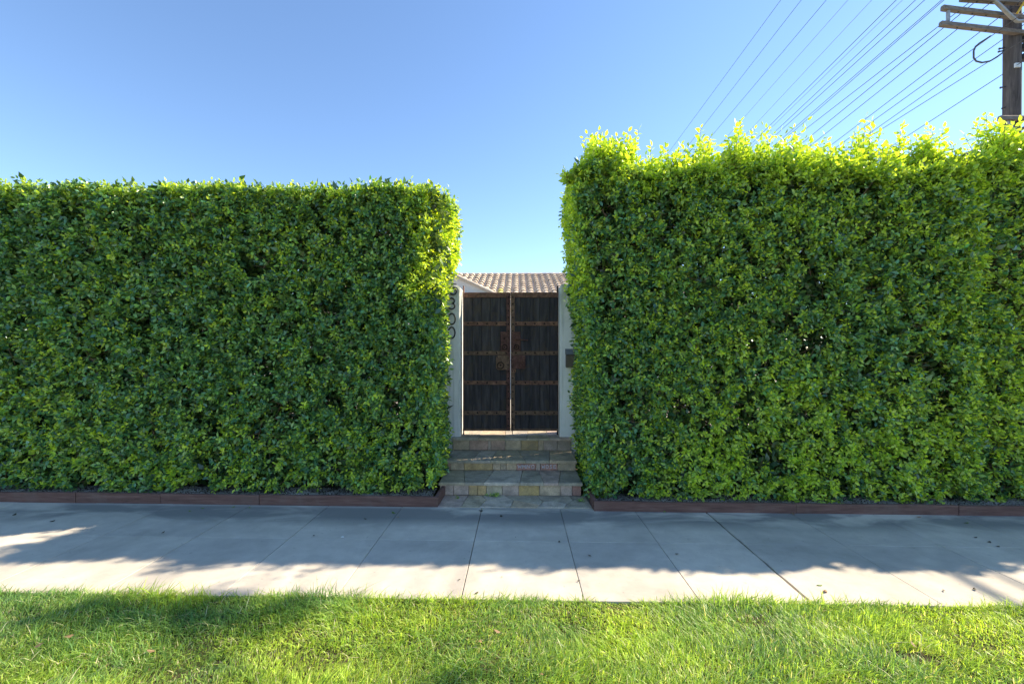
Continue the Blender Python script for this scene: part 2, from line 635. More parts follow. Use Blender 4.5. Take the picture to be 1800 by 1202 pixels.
sheet('lawn', -14, 14, -2.0, WALK_F + 0.002, -0.012, M['lawn_soil'], 140, 30, bump=lambda x, y: float(lump(x, y)))
sheet('garden_soil', -14, -0.95, WALK_B + 0.035, 7.6, 0.055, M['soil'], 60, 14, bump=lambda x, y: 0.005 * math.sin(x * 9 + y * 7) + 0.004 * math.sin(x * 23 - y * 17))
sheet('garden_soil', 0.80, 14, WALK_B - 0.06, 7.6, 0.055, M['soil'], 60, 14, bump=lambda x, y: 0.005 * math.sin(x * 9 + y * 7) + 0.004 * math.sin(x * 23 - y * 17))
sheet('courtyard', -14, 14, 7.61, 30, 0.40, M['paving'], 20, 4)
sheet('joint_bed', -14, 14, WALK_F - 0.02, 5.3, -0.022, M['soil'], 40, 2)

walk = empty('sidewalk', (0, 4, 0))
tag(walk, kind='structure')
JX = [-11.4, -10.55, -9.7, -8.85, -8.0, -7.15, -6.3, -5.45, -4.6, -3.75, -2.9, -2.05, -1.25, -0.39, 0.45, 1.24, 1.99, 2.87, 3.73, 4.6, 5.45, 6.3, 7.15, 8.0, 8.85, 9.7, 10.55, 11.4]
for i in range(len(JX) - 1):
    for (ya, yb) in ((WALK_F, WALK_M), (WALK_M, WALK_B)):
        ga = 0.009 if JX[i] == 1.99 else (0.003 if JX[i] in (-2.05, -0.39) else 0.0022)
        gb = 0.009 if JX[i + 1] == 1.99 else (0.003 if JX[i + 1] in (-2.05, -0.39) else 0.0022)
        x0, x1 = JX[i] + ga, JX[i + 1] - gb
        y0, y1 = ya + (0.001 if ya == WALK_M else 0), yb - (0.001 if yb == WALK_M else 0)
        # the edge of a cracked joint wanders
        def edge(x, g_):
            n = 12 if g_ > 0.0035 else 2
            return [x + (rnd.uniform(-0.5, 0.5) * g_ if 0 < k < n - 1 and n > 2 else 0) for k in range(n)]
        L, Rr = edge(x0, ga), edge(x1, gb)
        poly = [(L[0], y0)] + [(Rr[k], y0 + (y1 - y0) * k / (len(Rr) - 1)) for k in range(len(Rr))] + [(L[k], y0 + (y1 - y0) * k / (len(L) - 1)) for k in range(len(L) - 1, 0, -1)]
        zc = rnd.uniform(-0.0012, 0.0012)
        b = 0.0022
        n = len(poly)
        def ins(p):
            return (min(max(p[0], x0 + b), x1 - b) if not (x0 + b < p[0] < x1 - b) else p[0], min(max(p[1], y0 + b), y1 - b))
        ip = [ins(p) for p in poly]
        mb = MB()
        vs = [(p[0], p[1], gz(p[0]) - 0.07) for p in poly] + [(p[0], p[1], gz(p[0]) - b + zc) for p in poly] + [(p[0], p[1], gz(p[0]) + zc) for p in ip]
        fs = []
        for k in range(n):
            k2 = (k + 1) % n
            fs += [(k, k2, n + k2, n + k), (n + k, n + k2, 2 * n + k2, 2 * n + k)]
        fs.append(tuple(range(2 * n, 3 * n)))
        mb.add(vs, fs)
        o = mb.build('concrete_slab', M['concrete'])
        o.parent = walk
        o.matrix_parent_inverse = Matrix.Translation((0, -4, 0))

# ------------------------------------------------------------------ the gateway: apron, steps
SX0, SX1 = -0.915, 0.735     # width of the steps
apron = empty('stone_apron', (0, 5.1, 0))
tag(apron, kind='structure')
APF, APB = WALK_B + 0.004, 5.30


def child(mb, name, mat, parent, smooth=False):
    o = mb.build(name, mat, parent, smooth)
    o.matrix_parent_inverse = Matrix.Translation(parent.location).inverted()
    return o


def gap_poly(poly, g_):
    n = len(poly)
    cx = sum(p[0] for p in poly) / n
    cy = sum(p[1] for p in poly) / n
    out = []
    for x, y in poly:
        L = math.hypot(x - cx, y - cy)
        out.append((x + (cx - x) / L * g_, y + (cy - y) / L * g_))
    return out


ap_base = MB().box((SX0 - 0.02, APF, -0.08), (0.83, APB, -0.006))
child(ap_base, 'mortar_bed', M['mortar'], apron)
Yf, Ym, Yb = APF, 5.10, APB
ap_polys = [
    ([(-0.93, Yf), (-0.62, Yf), (-0.58, Yb), (-0.93, Yb)], 'mauve'),
    ([(-0.62, Yf), (-0.42, Yf), (-0.36, 5.16), (-0.42, Yb), (-0.58, Yb)], 'olive'),
    ([(-0.42, Yf), (-0.08, Yf), (-0.05, 5.12), (-0.16, Yb), (-0.42, Yb), (-0.36, 5.16)], 'pale'),
    ([(-0.08, Yf), (0.20, Yf), (0.24, 4.97), (0.02, 5.10), (-0.05, 5.12)], 'buff'),
    ([(-0.05, 5.12), (0.02, 5.10), (0.24, 4.97), (0.28, 5.10), (0.22, Yb), (-0.16, Yb)], 'slate'),
    ([(0.20, Yf), (0.50, Yf), (0.54, 5.02), (0.40, 5.10), (0.28, 5.10), (0.24, 4.97)], 'pale'),
    ([(0.28, 5.10), (0.40, 5.10), (0.54, 5.02), (0.62, 5.14), (0.60, Yb), (0.22, Yb)], 'slate'),
    ([(0.50, Yf), (0.80, Yf), (0.78, Yb), (0.60, Yb), (0.62, 5.14), (0.54, 5.02)], 'slate')]
for poly, k in ap_polys:
    mb = MB().slab(gap_poly(poly, 0.0035), 0.022, 0.004, O=(0, 0, -0.016 + rnd.uniform(0, 0.004)), jig=0.0015)
    child(mb, 'flagstone', STONE[k], apron)

steps = empty('stone_steps', (-0.09, 5.8, 0))
tag(steps, 'three flagstone steps climbing from the sidewalk to the wooden gate', 'steps')
Z1, Z2, Z3 = 0.160, 0.290, 0.466
F1, F2, F3 = 5.31, 5.82, 6.39
core = MB()
core.box((SX0 + 0.012, F1 + 0.02, -0.05), (SX1 - 0.012, F2 + 0.10, Z1 - 0.03))
core.box((SX0 + 0.013, F2 + 0.021, 0.0), (SX1 - 0.013, F3 + 0.1, Z2 - 0.031))
core.box((SX0 + 0.014, F3 + 0.022, 0.0), (SX1 - 0.014, 7.6, Z3 - 0.032))
child(core, 'mortar_core', M['mortar'], steps)


def px_x(px, Y):
    return at(px, 700, Y).x


def riser(F, z0, z1, cuts, kinds):
    for i, k in enumerate(kinds):
        xa, xb = px_x(cuts[i], F), px_x(cuts[i + 1], F)
        if i == 0: xa = SX0
        if i == len(kinds) - 1: xb = SX1
        sk = rnd.uniform(-0.012, 0.012)
        poly = [(xa + 0.002, z0 + 0.002), (xb - 0.002 + sk * 0.1, z0 + 0.002), (xb - 0.002 - sk * 0.1, z1 - 0.001), (xa + 0.002 + sk * 0.1, z1 - 0.001)]
        mb = MB().slab(poly, 0.028 + rnd.uniform(-0.003, 0.004), 0.004, O=(0, F + 0.024, 0), U=(1, 0, 0), V=(0, 0, 1), jig=0.0015)
        o = child(mb, 'riser_stone', STONE[k], steps)
        yield o, (xa, xb)


TH = 0.034
r1 = list(riser(F1, 0.004, Z1 - TH, [773, 797, 824, 840, 855, 883, 912, 948, 985, 1006, 1022], ['mauve', 'mauve', 'ochre', 'ochre', 'olive', 'mauve', 'gold', 'buff', 'mauve', 'red']))
r2 = list(riser(F2, Z1 + 0.002, Z2 - TH, [782, 792, 816, 866, 880, 890, 908, 942, 950, 980, 1012], ['rose', 'buff', 'ochre', 'tan', 'buff', 'tan', 'red', 'mauve', 'red', 'buff']))
r3 = list(riser(F3, Z2 + 0.002, Z3 - TH, [795, 825, 858, 863, 888, 916, 946, 956, 980, 1001], ['buff', 'rose', 'mauve', 'rose', 'buff', 'ochre', 'tan', 'mauve', 'mauve']))


def tread(F, B, z, cutsF, cutsB, kinds):
    for i, k in enumerate(kinds):
        xf0, xf1, xb0, xb1 = cutsF[i], cutsF[i + 1], cutsB[i], cutsB[i + 1]
        ov = 0.022 + rnd.uniform(-0.006, 0.008)
        mid = (xf0 + xf1) / 2
        poly = [(xf0 + 0.0015, F - ov), (mid, F - ov - rnd.uniform(0, 0.006)), (xf1 - 0.0015, F - ov + rnd.uniform(-0.003, 0.003)), (xb1 - 0.0015, B), (xb0 + 0.0015, B)]
        mb = MB().slab(poly, TH + rnd.uniform(-0.003, 0.003), 0.006, O=(0, 0, z - TH), jig=0.002)
        child(mb, 'tread_stone', STONE[k], steps)


tread(F1, F2 + 0.03, Z1, [SX0 - 0.012, -0.62, -0.40, 0.02, 0.30, 0.47, SX1 + 0.012], [SX0 - 0.01, -0.70, -0.30, 0.06, 0.26, 0.55, SX1 + 0.01], ['olive', 'slate', 'pale', 'slate', 'mauve', 'slate'])
tread(F2, F3 + 0.03, Z2, [SX0 - 0.012, -0.60, -0.35, 0.10, 0.40, SX1 + 0.012], [SX0 - 0.01, -0.52, -0.30, 0.0, 0.44, SX1 + 0.01], ['slate', 'pale', 'olive', 'slate', 'buff'])
tread(F3, 7.6, Z3, [SX0 - 0.012, -0.56, -0.18, 0.12, 0.45, SX1 + 0.012], [SX0 - 0.01, -0.50, -0.2, 0.18, 0.4, SX1 + 0.01], ['slate', 'buff', 'grey', 'olive', 'mauve'])


# chalk scrawl on the two red riser stones and the tread below
def scrawl(o, xa, xb, z0, z1, y, letters):
    mb = MB()
    n = len(letters)
    w = (xb - xa) / n
    for i, strokes in enumerate(letters):
        for st in strokes:
            pts = [Vector((xa + (i + 0.1 + 0.8 * sx) * w, y, z0 + (z1 - z0) * sz)) for sx, sz in st]
            for p, q in zip(pts, pts[1:]):
                d = (q - p).normalized()
                pr = Vector((-d.z, 0, d.x)) * 0.0032
                a, b_, c, d_ = p - pr, q - pr, q + pr, p + pr
                mb.add([a, b_, c, d_], [(0, 1, 2, 3)])
    ob = mb.build('chalk_scrawl', M['chalk'], o)
    ob.matrix_parent_inverse = Matrix.Identity(4)
    return ob


WI = [[(0, 1), (0.25, 0), (0.5, 0.7), (0.75, 0), (1, 1)]]
NI = [[(0, 0), (0.1, 1), (0.8, 0.1), (0.95, 1)]]
OI = [[(0.5, 1), (0.1, 0.6), (0.3, 0), (0.8, 0.1), (0.9, 0.7), (0.5, 1)]]
SI = [[(0.9, 0.95), (0.3, 0.9), (0.2, 0.6), (0.8, 0.4), (0.7, 0.05), (0.1, 0.1)]]
MI = [[(0, 0), (0.15, 1), (0.5, 0.3), (0.85, 0.95), (1, 0)]]
EI = [[(0.9, 0.95), (0.2, 0.9), (0.15, 0.05), (0.9, 0.1)], [(0.2, 0.5), (0.75, 0.55)]]
for (o, (xa, xb)), let in ((r2[6], [WI, MI, NI, OI]), (r2[8], [WI, OI, SI, EI])):
    scrawl(o, xa + 0.012, xb - 0.012, Z1 + 0.03, Z2 - TH - 0.018, F2 - 0.0105, let)

# ------------------------------------------------------------------ pillars
GY = 6.62        # gate plane
PF = 6.46        # front of pillars


def pillar(x0, x1, z0, z1, label):
    # rounded plaster cap: profile in x-z, slightly domed
    mb = MB()
    n = 10
    prof = [(x0, z0)] + [(x1, z0)]
    r = 0.07
    for k in range(5):
        a = k / 4 * math.pi / 2
        prof.append((x1 - r + r * math.cos(a), z1 - r + r * math.sin(a)))
    for k in range(5):
        a = math.pi / 2 + k / 4 * math.pi / 2
        prof.append((x0 + r + r * math.cos(a), z1 - r + r * math.sin(a)))
    y0, y1 = PF, PF + 0.42
    m = len(prof)
    b = 0.02
    cx, cz = (x0 + x1) / 2, (z0 + z1) / 2
    def sc(p): return (p[0] + (b if p[0] < cx else -b), p[1] - (b if p[1] > cz else 0))
    vs = [(p[0], y0 + b, p[1]) for p in prof] + [(sc(p)[0], y0, sc(p)[1]) for p in prof] + [(p[0], y1 - b, p[1]) for p in prof] + [(sc(p)[0], y1, sc(p)[1]) for p in prof]
    fs = []
    for i in range(m):
        j = (i + 1) % m
        fs += [(i, m + i, m + j, j)[::-1], (i, j, 2 * m + j, 2 * m + i)[::-1], (2 * m + i, 2 * m + j, 3 * m + j, 3 * m + i)[::-1]]
    fs += [tuple(range(m, 2 * m)), tuple(range(3 * m, 4 * m))[::-1]]
    mb.add(vs, fs)
    o = mb.build('gate_pillar', M['stucco'])
    tag(o, label, 'pillar', 'stucco gate pillars')
    return o


GX0, GX1 = px_x(813.5, GY), px_x(981, GY)
pillar(-1.42, px_x(809.5, PF), -0.05, at(805, 501, PF).z, 'white stucco gate pillar with black house numerals and mildewed cap')
pillar(px_x(984, PF), 1.22, -0.05, at(990, 498, PF).z, 'white stucco gate pillar carrying the small letterbox')

# numerals
NUM = {'0': [[(0.5 + 0.42 * math.sin(t), 0.5 + 0.5 * math.cos(t)) for t in np.linspace(0, 2 * math.pi, 25)[:-1]]]}
arc = lambda cx, cy, rx, ry, a0, a1, n=14: [(cx + rx * math.sin(t), cy + ry * math.cos(t)) for t in np.linspace(a0, a1, n)]
NUM['3'] = [arc(0.45, 0.75, 0.36, 0.25, -1.4, math.pi * 0.97) + arc(0.45, 0.26, 0.42, 0.27, 0.1, math.pi + 1.35)]
NUM['5'] = [[(0.85, 0.98), (0.22, 0.98), (0.16, 0.56)] + arc(0.45, 0.32, 0.42, 0.31, -0.8, math.pi + 1.2)]
words = {'5': 'five', '3': 'three', '0': 'zero'}
place = ['topmost on the white pillar, half behind leaves', 'below the five on the white pillar', 'third down on the white pillar', 'lowest on the white pillar']
for i, (ch, py0, py1, cx) in enumerate((('5', 499, 518, 797.5), ('3', 524, 543, 794.5), ('0', 551, 570, 794.5), ('0', 575, 594.5, 794))):
    Y = PF - 0.012
    a, b = at(cx - 7, py1, Y), at(cx + 7, py0, Y)
    mb = MB()
    for path in NUM[ch]:
        pts = [(a.x + (b.x - a.x) * p[0], Y, a.z + (b.z - a.z) * p[1]) for p in path]
        mb.tube(pts, 0.0095, 6, closed=(ch == '0'))
    o = mb.build('house_numeral', M['numeral'], smooth=True)
    tag(o, 'black iron numeral %s %s' % (words[ch], place[i]), 'numeral', 'house numerals on the pillar')

# letterbox on the right pillar
lb = empty('letterbox', (at(1004, 630, PF).x, PF - 0.06, 1.58))
tag(lb, 'small letterbox with grey lid on white pillar beside leaves', 'letterbox')
xa, xb = px_x(994.5, PF - 0.1), px_x(1024, PF - 0.1)
zt, zm, zb = at(1000, 613, PF - 0.1).z, at(1000, 623, PF - 0.1).z, at(1000, 646, PF - 0.1).z
body_m = simple('letterbox_brown', (0.13, 0.105, 0.075), 0.25, 12, 0.6, 0.4, 0.1)
lid_m = simple('letterbox_grey', (0.16, 0.175, 0.19), 0.15, 12, 0.5, 0.4, 0.1)
mb = MB().box((xa + 0.006, PF - 0.095, zb), (xb - 0.006, PF - 0.004, zm - 0.002), 0.006)
child(mb, 'body', body_m, lb)
mb = MB()
mb.add([(xa, PF - 0.12, zm), (xb, PF - 0.12, zm), (xb, PF - 0.003, zm), (xa, PF - 0.003, zm), (xa, PF - 0.105, zm + 0.03), (xb, PF - 0.105, zm + 0.03), (xb, PF - 0.003, zt), (xa, PF - 0.003, zt)],
       [(3, 2, 1, 0), (0, 1, 5, 4), (4, 5, 6, 7), (2, 3, 7, 6), (1, 2, 6, 5), (3, 0, 4, 7)])
child(mb, 'lid', lid_m, lb)

# ------------------------------------------------------------------ the gate: two door leaves with iron straps
ZG0, ZG1 = at(900, 757, GY).z, at(900, 514, GY).z
XM = px_x(897, GY)
bands_py = [(565, 572.5), (617, 624), (669, 676), (722, 729)]


def rivets(parent, pts, r, mat):
    me = MB().dome((0, 0, 0), r, r * 0.75).mesh('rivet', mat, True)
    for p in pts:
        o = bpy.data.objects.new('rivet', me)
        COL.objects.link(o)
        o.parent = parent
        o.location = Vector(p) - parent.location - parent.parent.location if False else Vector(p)
        o.matrix_parent_inverse = parent.matrix_parent_inverse


def door(x0, x1, side, label):
    root = empty('gate_door', ((x0 + x1) / 2, GY, ZG0))
    tag(root, label, 'gate', 'double gate doors')
    inv = Matrix.Translation(root.location).inverted()
    def part(mb, name, mat, smooth=False, parent=root):
        o = mb.build(name, mat, parent, smooth)
        o.matrix_parent_inverse = inv if parent is root else Matrix.Identity(4)
        return o
    def hardware(name, mb, mat, rv, r=0.013, rmat='rust_dark'):
        o = part(mb, name, mat)
        me = hardware_me.setdefault((r, rmat), MB().dome((0, 0, 0), r, r * 0.8).mesh('rivet', M[rmat], True))
        for p in rv:
            q = bpy.data.objects.new('rivet', me)
            COL.objects.link(q)
            q.parent = o
            q.location = p
        return o
    # planks, each one its own board
    xs = [x0 + 0.004]
    ncut = 5
    for i in range(1, ncut):
        xs.append(x0 + (x1 - x0) * (i + rnd.uniform(-0.12, 0.12)) / ncut)
    xs.append(x1 - 0.004)
    for i in range(ncut):
        mb = MB().box((xs[i] + 0.0008, GY + 0.004 + rnd.uniform(0, 0.005), ZG0 + 0.02), (xs[i + 1] - 0.0008, GY + 0.035, ZG1 - 0.006), 0.0035)
        part(mb, 'plank', M['plank'])
    yb = GY + 0.004
    part(MB().box((x0 + 0.004, GY + 0.0352, ZG0 + 0.012), (x1 - 0.003, GY + 0.047, ZG1 - 0.012)), 'backing_board', M['plank'])
    # the iron straps across the planks
    for k, (pa, pb) in enumerate(bands_py):
        za, zb_ = at(900, pb, GY).z, at(900, pa, GY).z
        mb = MB().box((x0 + 0.002, GY - 0.006, za), (x1 - 0.002, yb + 0.001, zb_), 0.002)
        n = 5
        rv = [(x0 + (x1 - x0) * (j + 0.55) / n, GY - 0.005, (za + zb_) / 2 + rnd.uniform(-0.004, 0.004)) for j in range(n)]
        hardware('iron_strap', mb, M['rust_brown'] if k % 2 else M['rust'], rv)
    za, zb_ = at(900, 523, GY).z, ZG1
    mb = MB().box((x0, GY - 0.008, za), (x1, GY + 0.05, zb_), 0.003)
    rv = [(x0 + (x1 - x0) * (j + 0.55) / 5, GY - 0.007, (za + zb_) / 2) for j in range(5)]
    hardware('top_rail', mb, M['rust'], rv, 0.014, 'rust')
    mb = MB().box((x0, GY - 0.007, ZG0), (x1, GY + 0.049, at(900, 753, GY).z), 0.003)
    part(mb, 'bottom_rail', M['rust_brown'])
    # meeting stile
    w = 7.0 * GY / 800
    if side < 0: s0, s1 = x1 - w, x1 - 0.001
    else: s0, s1 = x0 + 0.001, x0 + w
    mb = MB().box((s0, GY - 0.012, ZG0 + 0.001), (s1, GY - 0.0055, ZG1 - 0.001), 0.002)
    rv = [((s0 + s1) / 2, GY - 0.0115, z) for z in np.arange(ZG0 + 0.08, ZG1 - 0.05, 0.098)]
    hardware('meeting_stile', mb, M['rust_red'] if side < 0 else M['rust_brown'], rv, 0.012)
    # outer hinge post standing a little above the door
    if side < 0: h0, h1 = x0 + 0.001, x0 + 0.018
    else: h0, h1 = x1 - 0.016, x1 + 0.004
    mb = MB().box((h0, GY + 0.0, ZG0 - 0.065), (h1, GY + 0.052, at(900, 502, GY).z), 0.003)
    part(mb, 'hinge_post', M['rust'] if side < 0 else M['rust_dark'])
    # lock plates with ring pulls
    def plate(p0, q0, p1, q1, mat, cham, name='lock_plate'):
        xa, xb = px_x(p0, GY), px_x(p1, GY)
        za, zb_ = at(900, q1, GY).z, at(900, q0, GY).z
        c = cham
        poly = [(xa + c, za), (xb - c, za), (xb, za + c), (xb, zb_ - c), (xb - c, zb_), (xa + c, zb_), (xa, zb_ - c), (xa, za + c)]
        mb = MB().slab(poly, 0.006, 0.002, O=(0, GY - 0.0125, 0), U=(1, 0, 0), V=(0, 0, 1))
        rv = [(xa + 0.02, GY - 0.018, zb_ - 0.03), (xb - 0.02, GY - 0.018, zb_ - 0.03), (xa + 0.02, GY - 0.018, za + 0.025), (xb - 0.02, GY - 0.018, za + 0.025)]
        return hardware(name, mb, mat, rv, 0.007)
    def ring(parent, px, py, rpx, mat):
        c = at(px, py, GY)
        r = rpx * GY / 800
        mb = MB().tube([(c.x + r * math.sin(t), GY - 0.027 - 0.004 * math.cos(t), c.z + r * math.cos(t)) for t in np.linspace(0, 2 * math.pi, 19)[:-1]], 0.007, 6, closed=True)
        mb.dome((c.x, GY - 0.0185, c.z + 0.001), 0.012, 0.012)
        o = mb.build('ring_pull', mat, parent, True)
        return o
    if side < 0:
        up = plate(880, 583, 895.6, 617, M['rust_red'], 0.004)
        ring(up, 887, 610, 4.2, M['rust_dark'])
        lo = plate(872, 624.5, 895.6, 650, M['rust_brown'], 0.03)
        ring(lo, 880, 642, 5.6, M['rust_dark'])
        c = at(886.5, 595, GY)
        hb = MB().tube([(c.x, GY - 0.019, c.z), (c.x, GY - 0.045, c.z)], 0.012, 8)
        hb.build('bolt_knob', M['rust_dark'], up)
    else:
        up = plate(898.4, 583, 915, 617, M['rust_red'], 0.004)
        ring(up, 908, 610, 4.0, M['rust_dark'])
        a, b = at(902, 595.5, GY), at(928, 598, GY)
        mb = MB().tube([(a.x, GY - 0.030, a.z), (b.x, GY - 0.030, b.z)], 0.010, 8)
        mb.box((a.x + 0.03, GY - 0.042, a.z - 0.018), (a.x + 0.045, GY - 0.018, a.z + 0.014))
        mb.build('slide_bolt', M['rust_red'], up)
        lo = plate(898.4, 624.5, 923.5, 648, M['rust_red'], 0.01)
        ring(lo, 917, 642, 5.2, M['rust_red'])
        tail = plate(898.4, 648.5, 907, 655, M['rust'], 0.012, 'plate_tail')
        c = at(900.5, 757, GY)
        mb = MB().box((c.x - 0.006, GY - 0.02, ZG0 - 0.045), (c.x + 0.006, GY - 0.008, ZG0 + 0.12))
        part(mb, 'drop_bolt', M['rust_dark'])
    return root


hardware_me = {}
door(GX0, px_x(897.3, GY), -1, 'dark plank gate door beside the house numerals, iron straps and rings')
door(px_x(897.85, GY), GX1, 1, 'dark plank gate door with a slide bolt, towards the letterbox')

# ------------------------------------------------------------------ house behind the gate
house = empty('house', (0, 20, 0))
tag(house, 'low white house with pale clay tile roof beyond the gate', 'house')
hinv = Matrix.Translation(house.location).inverted()


def hpart(mb, name, mat, smooth=False):
    o = mb.build(name, mat, house, smooth)
    o.matrix_parent_inverse = hinv
    return o


RY, RZ = 18.0, 4.74          # main ridge
PITCH = math.atan(0.335)
SL = 5.2                      # slope length to the front eaves
EY, EZ = RY - SL * math.cos(PITCH), RZ - SL * math.sin(PITCH)
HX0, HX1 = -7.0, 7.0
wall = MB().box((HX0 + 0.4, EY + 0.5, 0.38), (HX1 - 0.4, RY + 4.4, EZ - 0.12))
hpart(wall, 'wall', M['house_wall'])
deck = MB()
o_ = 0.03
deck.add([(HX0, EY, EZ - 0.06), (HX1, EY, EZ - 0.06), (HX1, RY, RZ - 0.06), (HX0, RY, RZ - 0.06),
          (HX1, RY + SL * math.cos(PITCH), EZ - 0.06), (HX0, RY + SL * math.cos(PITCH), EZ - 0.06),
          (HX0, EY, EZ - 0.18), (HX1, EY, EZ - 0.18), (HX1, RY + SL * math.cos(PITCH), EZ - 0.18), (HX0, RY + SL * math.cos(PITCH), EZ - 0.18)],
         [(0, 1, 2, 3), (3, 2, 4, 5), (6, 7, 1, 0), (8, 9, 5, 4), (9, 8, 7, 6), (6, 0, 3, 5, 9), (7, 8, 4, 2, 1)])
roof = hpart(deck, 'roof', M['tile'])


def barrel(L, r0, r1, n=6, thick=0.02):
    """half-round clay tile lying along -Y, narrower at its upper end"""
    mb = MB()
    vs = []
    for (y, r) in ((0.0, r0), (L, r1)):
        for (rr) in (r, r - thick):
            for k in range(n + 1):
                a = math.pi * k / n
                vs.append((-rr * math.cos(a), y, rr * math.sin(a) * 0.85))
    m = n + 1
    fs = []
    for k in range(n):
        fs += [(k, k + 1, 2 * m + k + 1, 2 * m + k)[::-1], (m + k, m + k + 1, 3 * m + k + 1, 3 * m + k), (k, k + 1, m + k + 1, m + k), (2 * m + k, 2 * m + k + 1, 3 * m + k + 1, 3 * m + k)[::-1]]
    mb.add(vs, fs)
    return mb


PW, EXP = 0.243, 0.40
tile_me = barrel(0.46, 0.100, 0.074).mesh('roof_tile', M['tile'], False)
tile_lich = barrel(0.46, 0.100, 0.074).mesh('roof_tile', M['tile_lichen'], False)
tile_rows = int(SL / EXP)
slope_rot = Matrix.Rotation(PITCH, 4, 'X')
rest = MB()
src = barrel(0.46, 0.100, 0.074)
count = 0
for r in range(tile_rows):
    s = 0.05 + r * EXP            # distance of the tile's top end below the ridge
    for c in range(int((HX1 - HX0) / PW)):
        x = HX0 + 0.12 + c * PW + (0.004 * math.sin(c * 3.7 + r * 1.3))
        d = s + 0.42
        y = RY - d * math.cos(PITCH)
        z = RZ - d * math.sin(PITCH) - 0.03 + rnd.uniform(-0.004, 0.004)
        mat4 = Matrix.Translation((x, y, z)) @ Matrix.Rotation(rnd.uniform(-0.02, 0.02), 4, 'Z') @ Matrix.Rotation(PITCH - 0.055, 4, 'X')
        if -2.45 < x < 2.3 and r < 14 and count < 300:
            t = bpy.data.objects.new('roof_tile', tile_lich if (abs(x + 0.46) < 0.12 and r in (8, 9)) else tile_me)
            COL.objects.link(t)
            t.parent = roof
            t.matrix_parent_inverse = Matrix.Identity(4)
            t.matrix_basis = mat4
            count += 1
        else:
            rest.add([mat4 @ Vector(v) for v in src.v], src.f)
ro = rest.build('roof_tiles', M['tile'], roof)
tag(ro, kind='stuff')
# ridge caps
cap_me = barrel(0.47, 0.105, 0.095, 6).mesh('ridge_tile', M['cap_tile'])
k = 0
x = HX0
while x < HX1 - 0.4:
    t = bpy.data.objects.new('ridge_tile', cap_me)
    COL.objects.link(t)
    t.parent = roof
    t.matrix_basis = Matrix.Translation((x, RY, RZ - 0.085 + rnd.uniform(-0.004, 0.004))) @ Matrix.Rotation(R(-90), 4, 'Z') @ Matrix.Rotation(0.03, 4, 'X')
    x += 0.44
# front gable wing to the left
WY = 14.0
pk = at(797, 481.5, WY)
rk = at(868, 514, WY)
sl = (pk.z - rk.z) / (rk.x - pk.x)
ez = 3.0
wx1 = pk.x + (pk.z - ez) / sl
wx0 = pk.x - (pk.z - ez) / sl
gw = MB()
ezw, pkw = ez + 0.25 * sl - 0.072, pk.z - 0.072
WQ = WY + 0.09
gw.add([(wx0 + 0.25, WQ, 0.38), (wx1 - 0.25, WQ, 0.38), (wx1 - 0.25, WQ, ezw), (pk.x, WQ, pkw), (wx0 + 0.25, WQ, ezw),
        (wx0 + 0.25, 17.0, 0.38), (wx1 - 0.25, 17.0, 0.38), (wx1 - 0.25, 17.0, ezw), (pk.x, 17.0, pkw), (wx0 + 0.25, 17.0, ezw)],
       [(0, 1, 2, 3, 4), (1, 6, 7, 2), (5, 0, 4, 9), (2, 7, 8, 3), (3, 8, 9, 4)])
hpart(gw, 'gable_wall', M['house_wall'])
gr = MB()
for (xe) in (wx0, wx1):
    gr.add([(pk.x, WY, pk.z - 0.03), (pk.x, 17.5, pk.z - 0.03), (xe, 17.5, ez - 0.03), (xe, WY, ez - 0.03),
            (pk.x, WY, pk.z - 0.07), (pk.x, 17.5, pk.z - 0.07), (xe, 17.5, ez - 0.07), (xe, WY, ez - 0.07)],
           [(0, 1, 2, 3), (7, 6, 5, 4), (0, 3, 7, 4), (3, 2, 6, 7), (1, 5, 6, 2)])
groof = hpart(gr, 'gable_roof', M['fascia'])
rake_me = barrel(0.47, 0.085, 0.075, 6).mesh('rake_tile', M['tile'])
for sgn, xe in ((1, wx1), (-1, wx0)):
    L = math.hypot(xe - pk.x, pk.z - ez)
    n = int(L / 0.42)
    for i in range(n + 1):
        d = 0.05 + i * 0.42
        base = Vector((pk.x + sgn * (d + 0.42) * abs(xe - pk.x) / L, WY - 0.01, pk.z - (d + 0.42) * (pk.z - ez) / L - 0.03))
        up = Vector((-sgn * abs(xe - pk.x) / L, 0, (pk.z - ez) / L))
        nrm = Vector((sgn * (pk.z - ez) / L, 0, abs(xe - pk.x) / L))
        side = up.cross(nrm)
        m4 = Matrix((( side.x, up.x, nrm.x, base.x), (side.y, up.y, nrm.y, base.y), (side.z, up.z, nrm.z, base.z), (0, 0, 0, 1)))
        t = bpy.data.objects.new('rake_tile', rake_me)
        COL.objects.link(t)
        t.parent = groof
        t.matrix_basis = m4
# tiles on the wing's right slope
rest = MB()
L = math.hypot(wx1 - pk.x, pk.z - ez)
for i in range(int(L / EXP)):
    for c in range(13):
        d = 0.05 + i * EXP + 0.42
        y = WY + 0.28 + c * PW
        base = Vector((pk.x + d * (wx1 - pk.x) / L, y, pk.z - d * (pk.z - ez) / L - 0.03))
        up = Vector((-(wx1 - pk.x) / L, 0, (pk.z - ez) / L))
        nrm = Vector(((pk.z - ez) / L, 0, (wx1 - pk.x) / L))
        side = up.cross(nrm)
        m4 = Matrix(((side.x, up.x, nrm.x, base.x), (side.y, up.y, nrm.y, base.y), (side.z, up.z, nrm.z, base.z), (0, 0, 0, 1)))
        rest.add([m4 @ Vector(v) for v in src.v], src.f)
tag(rest.build('roof_tiles', M['tile'], groof), kind='stuff')

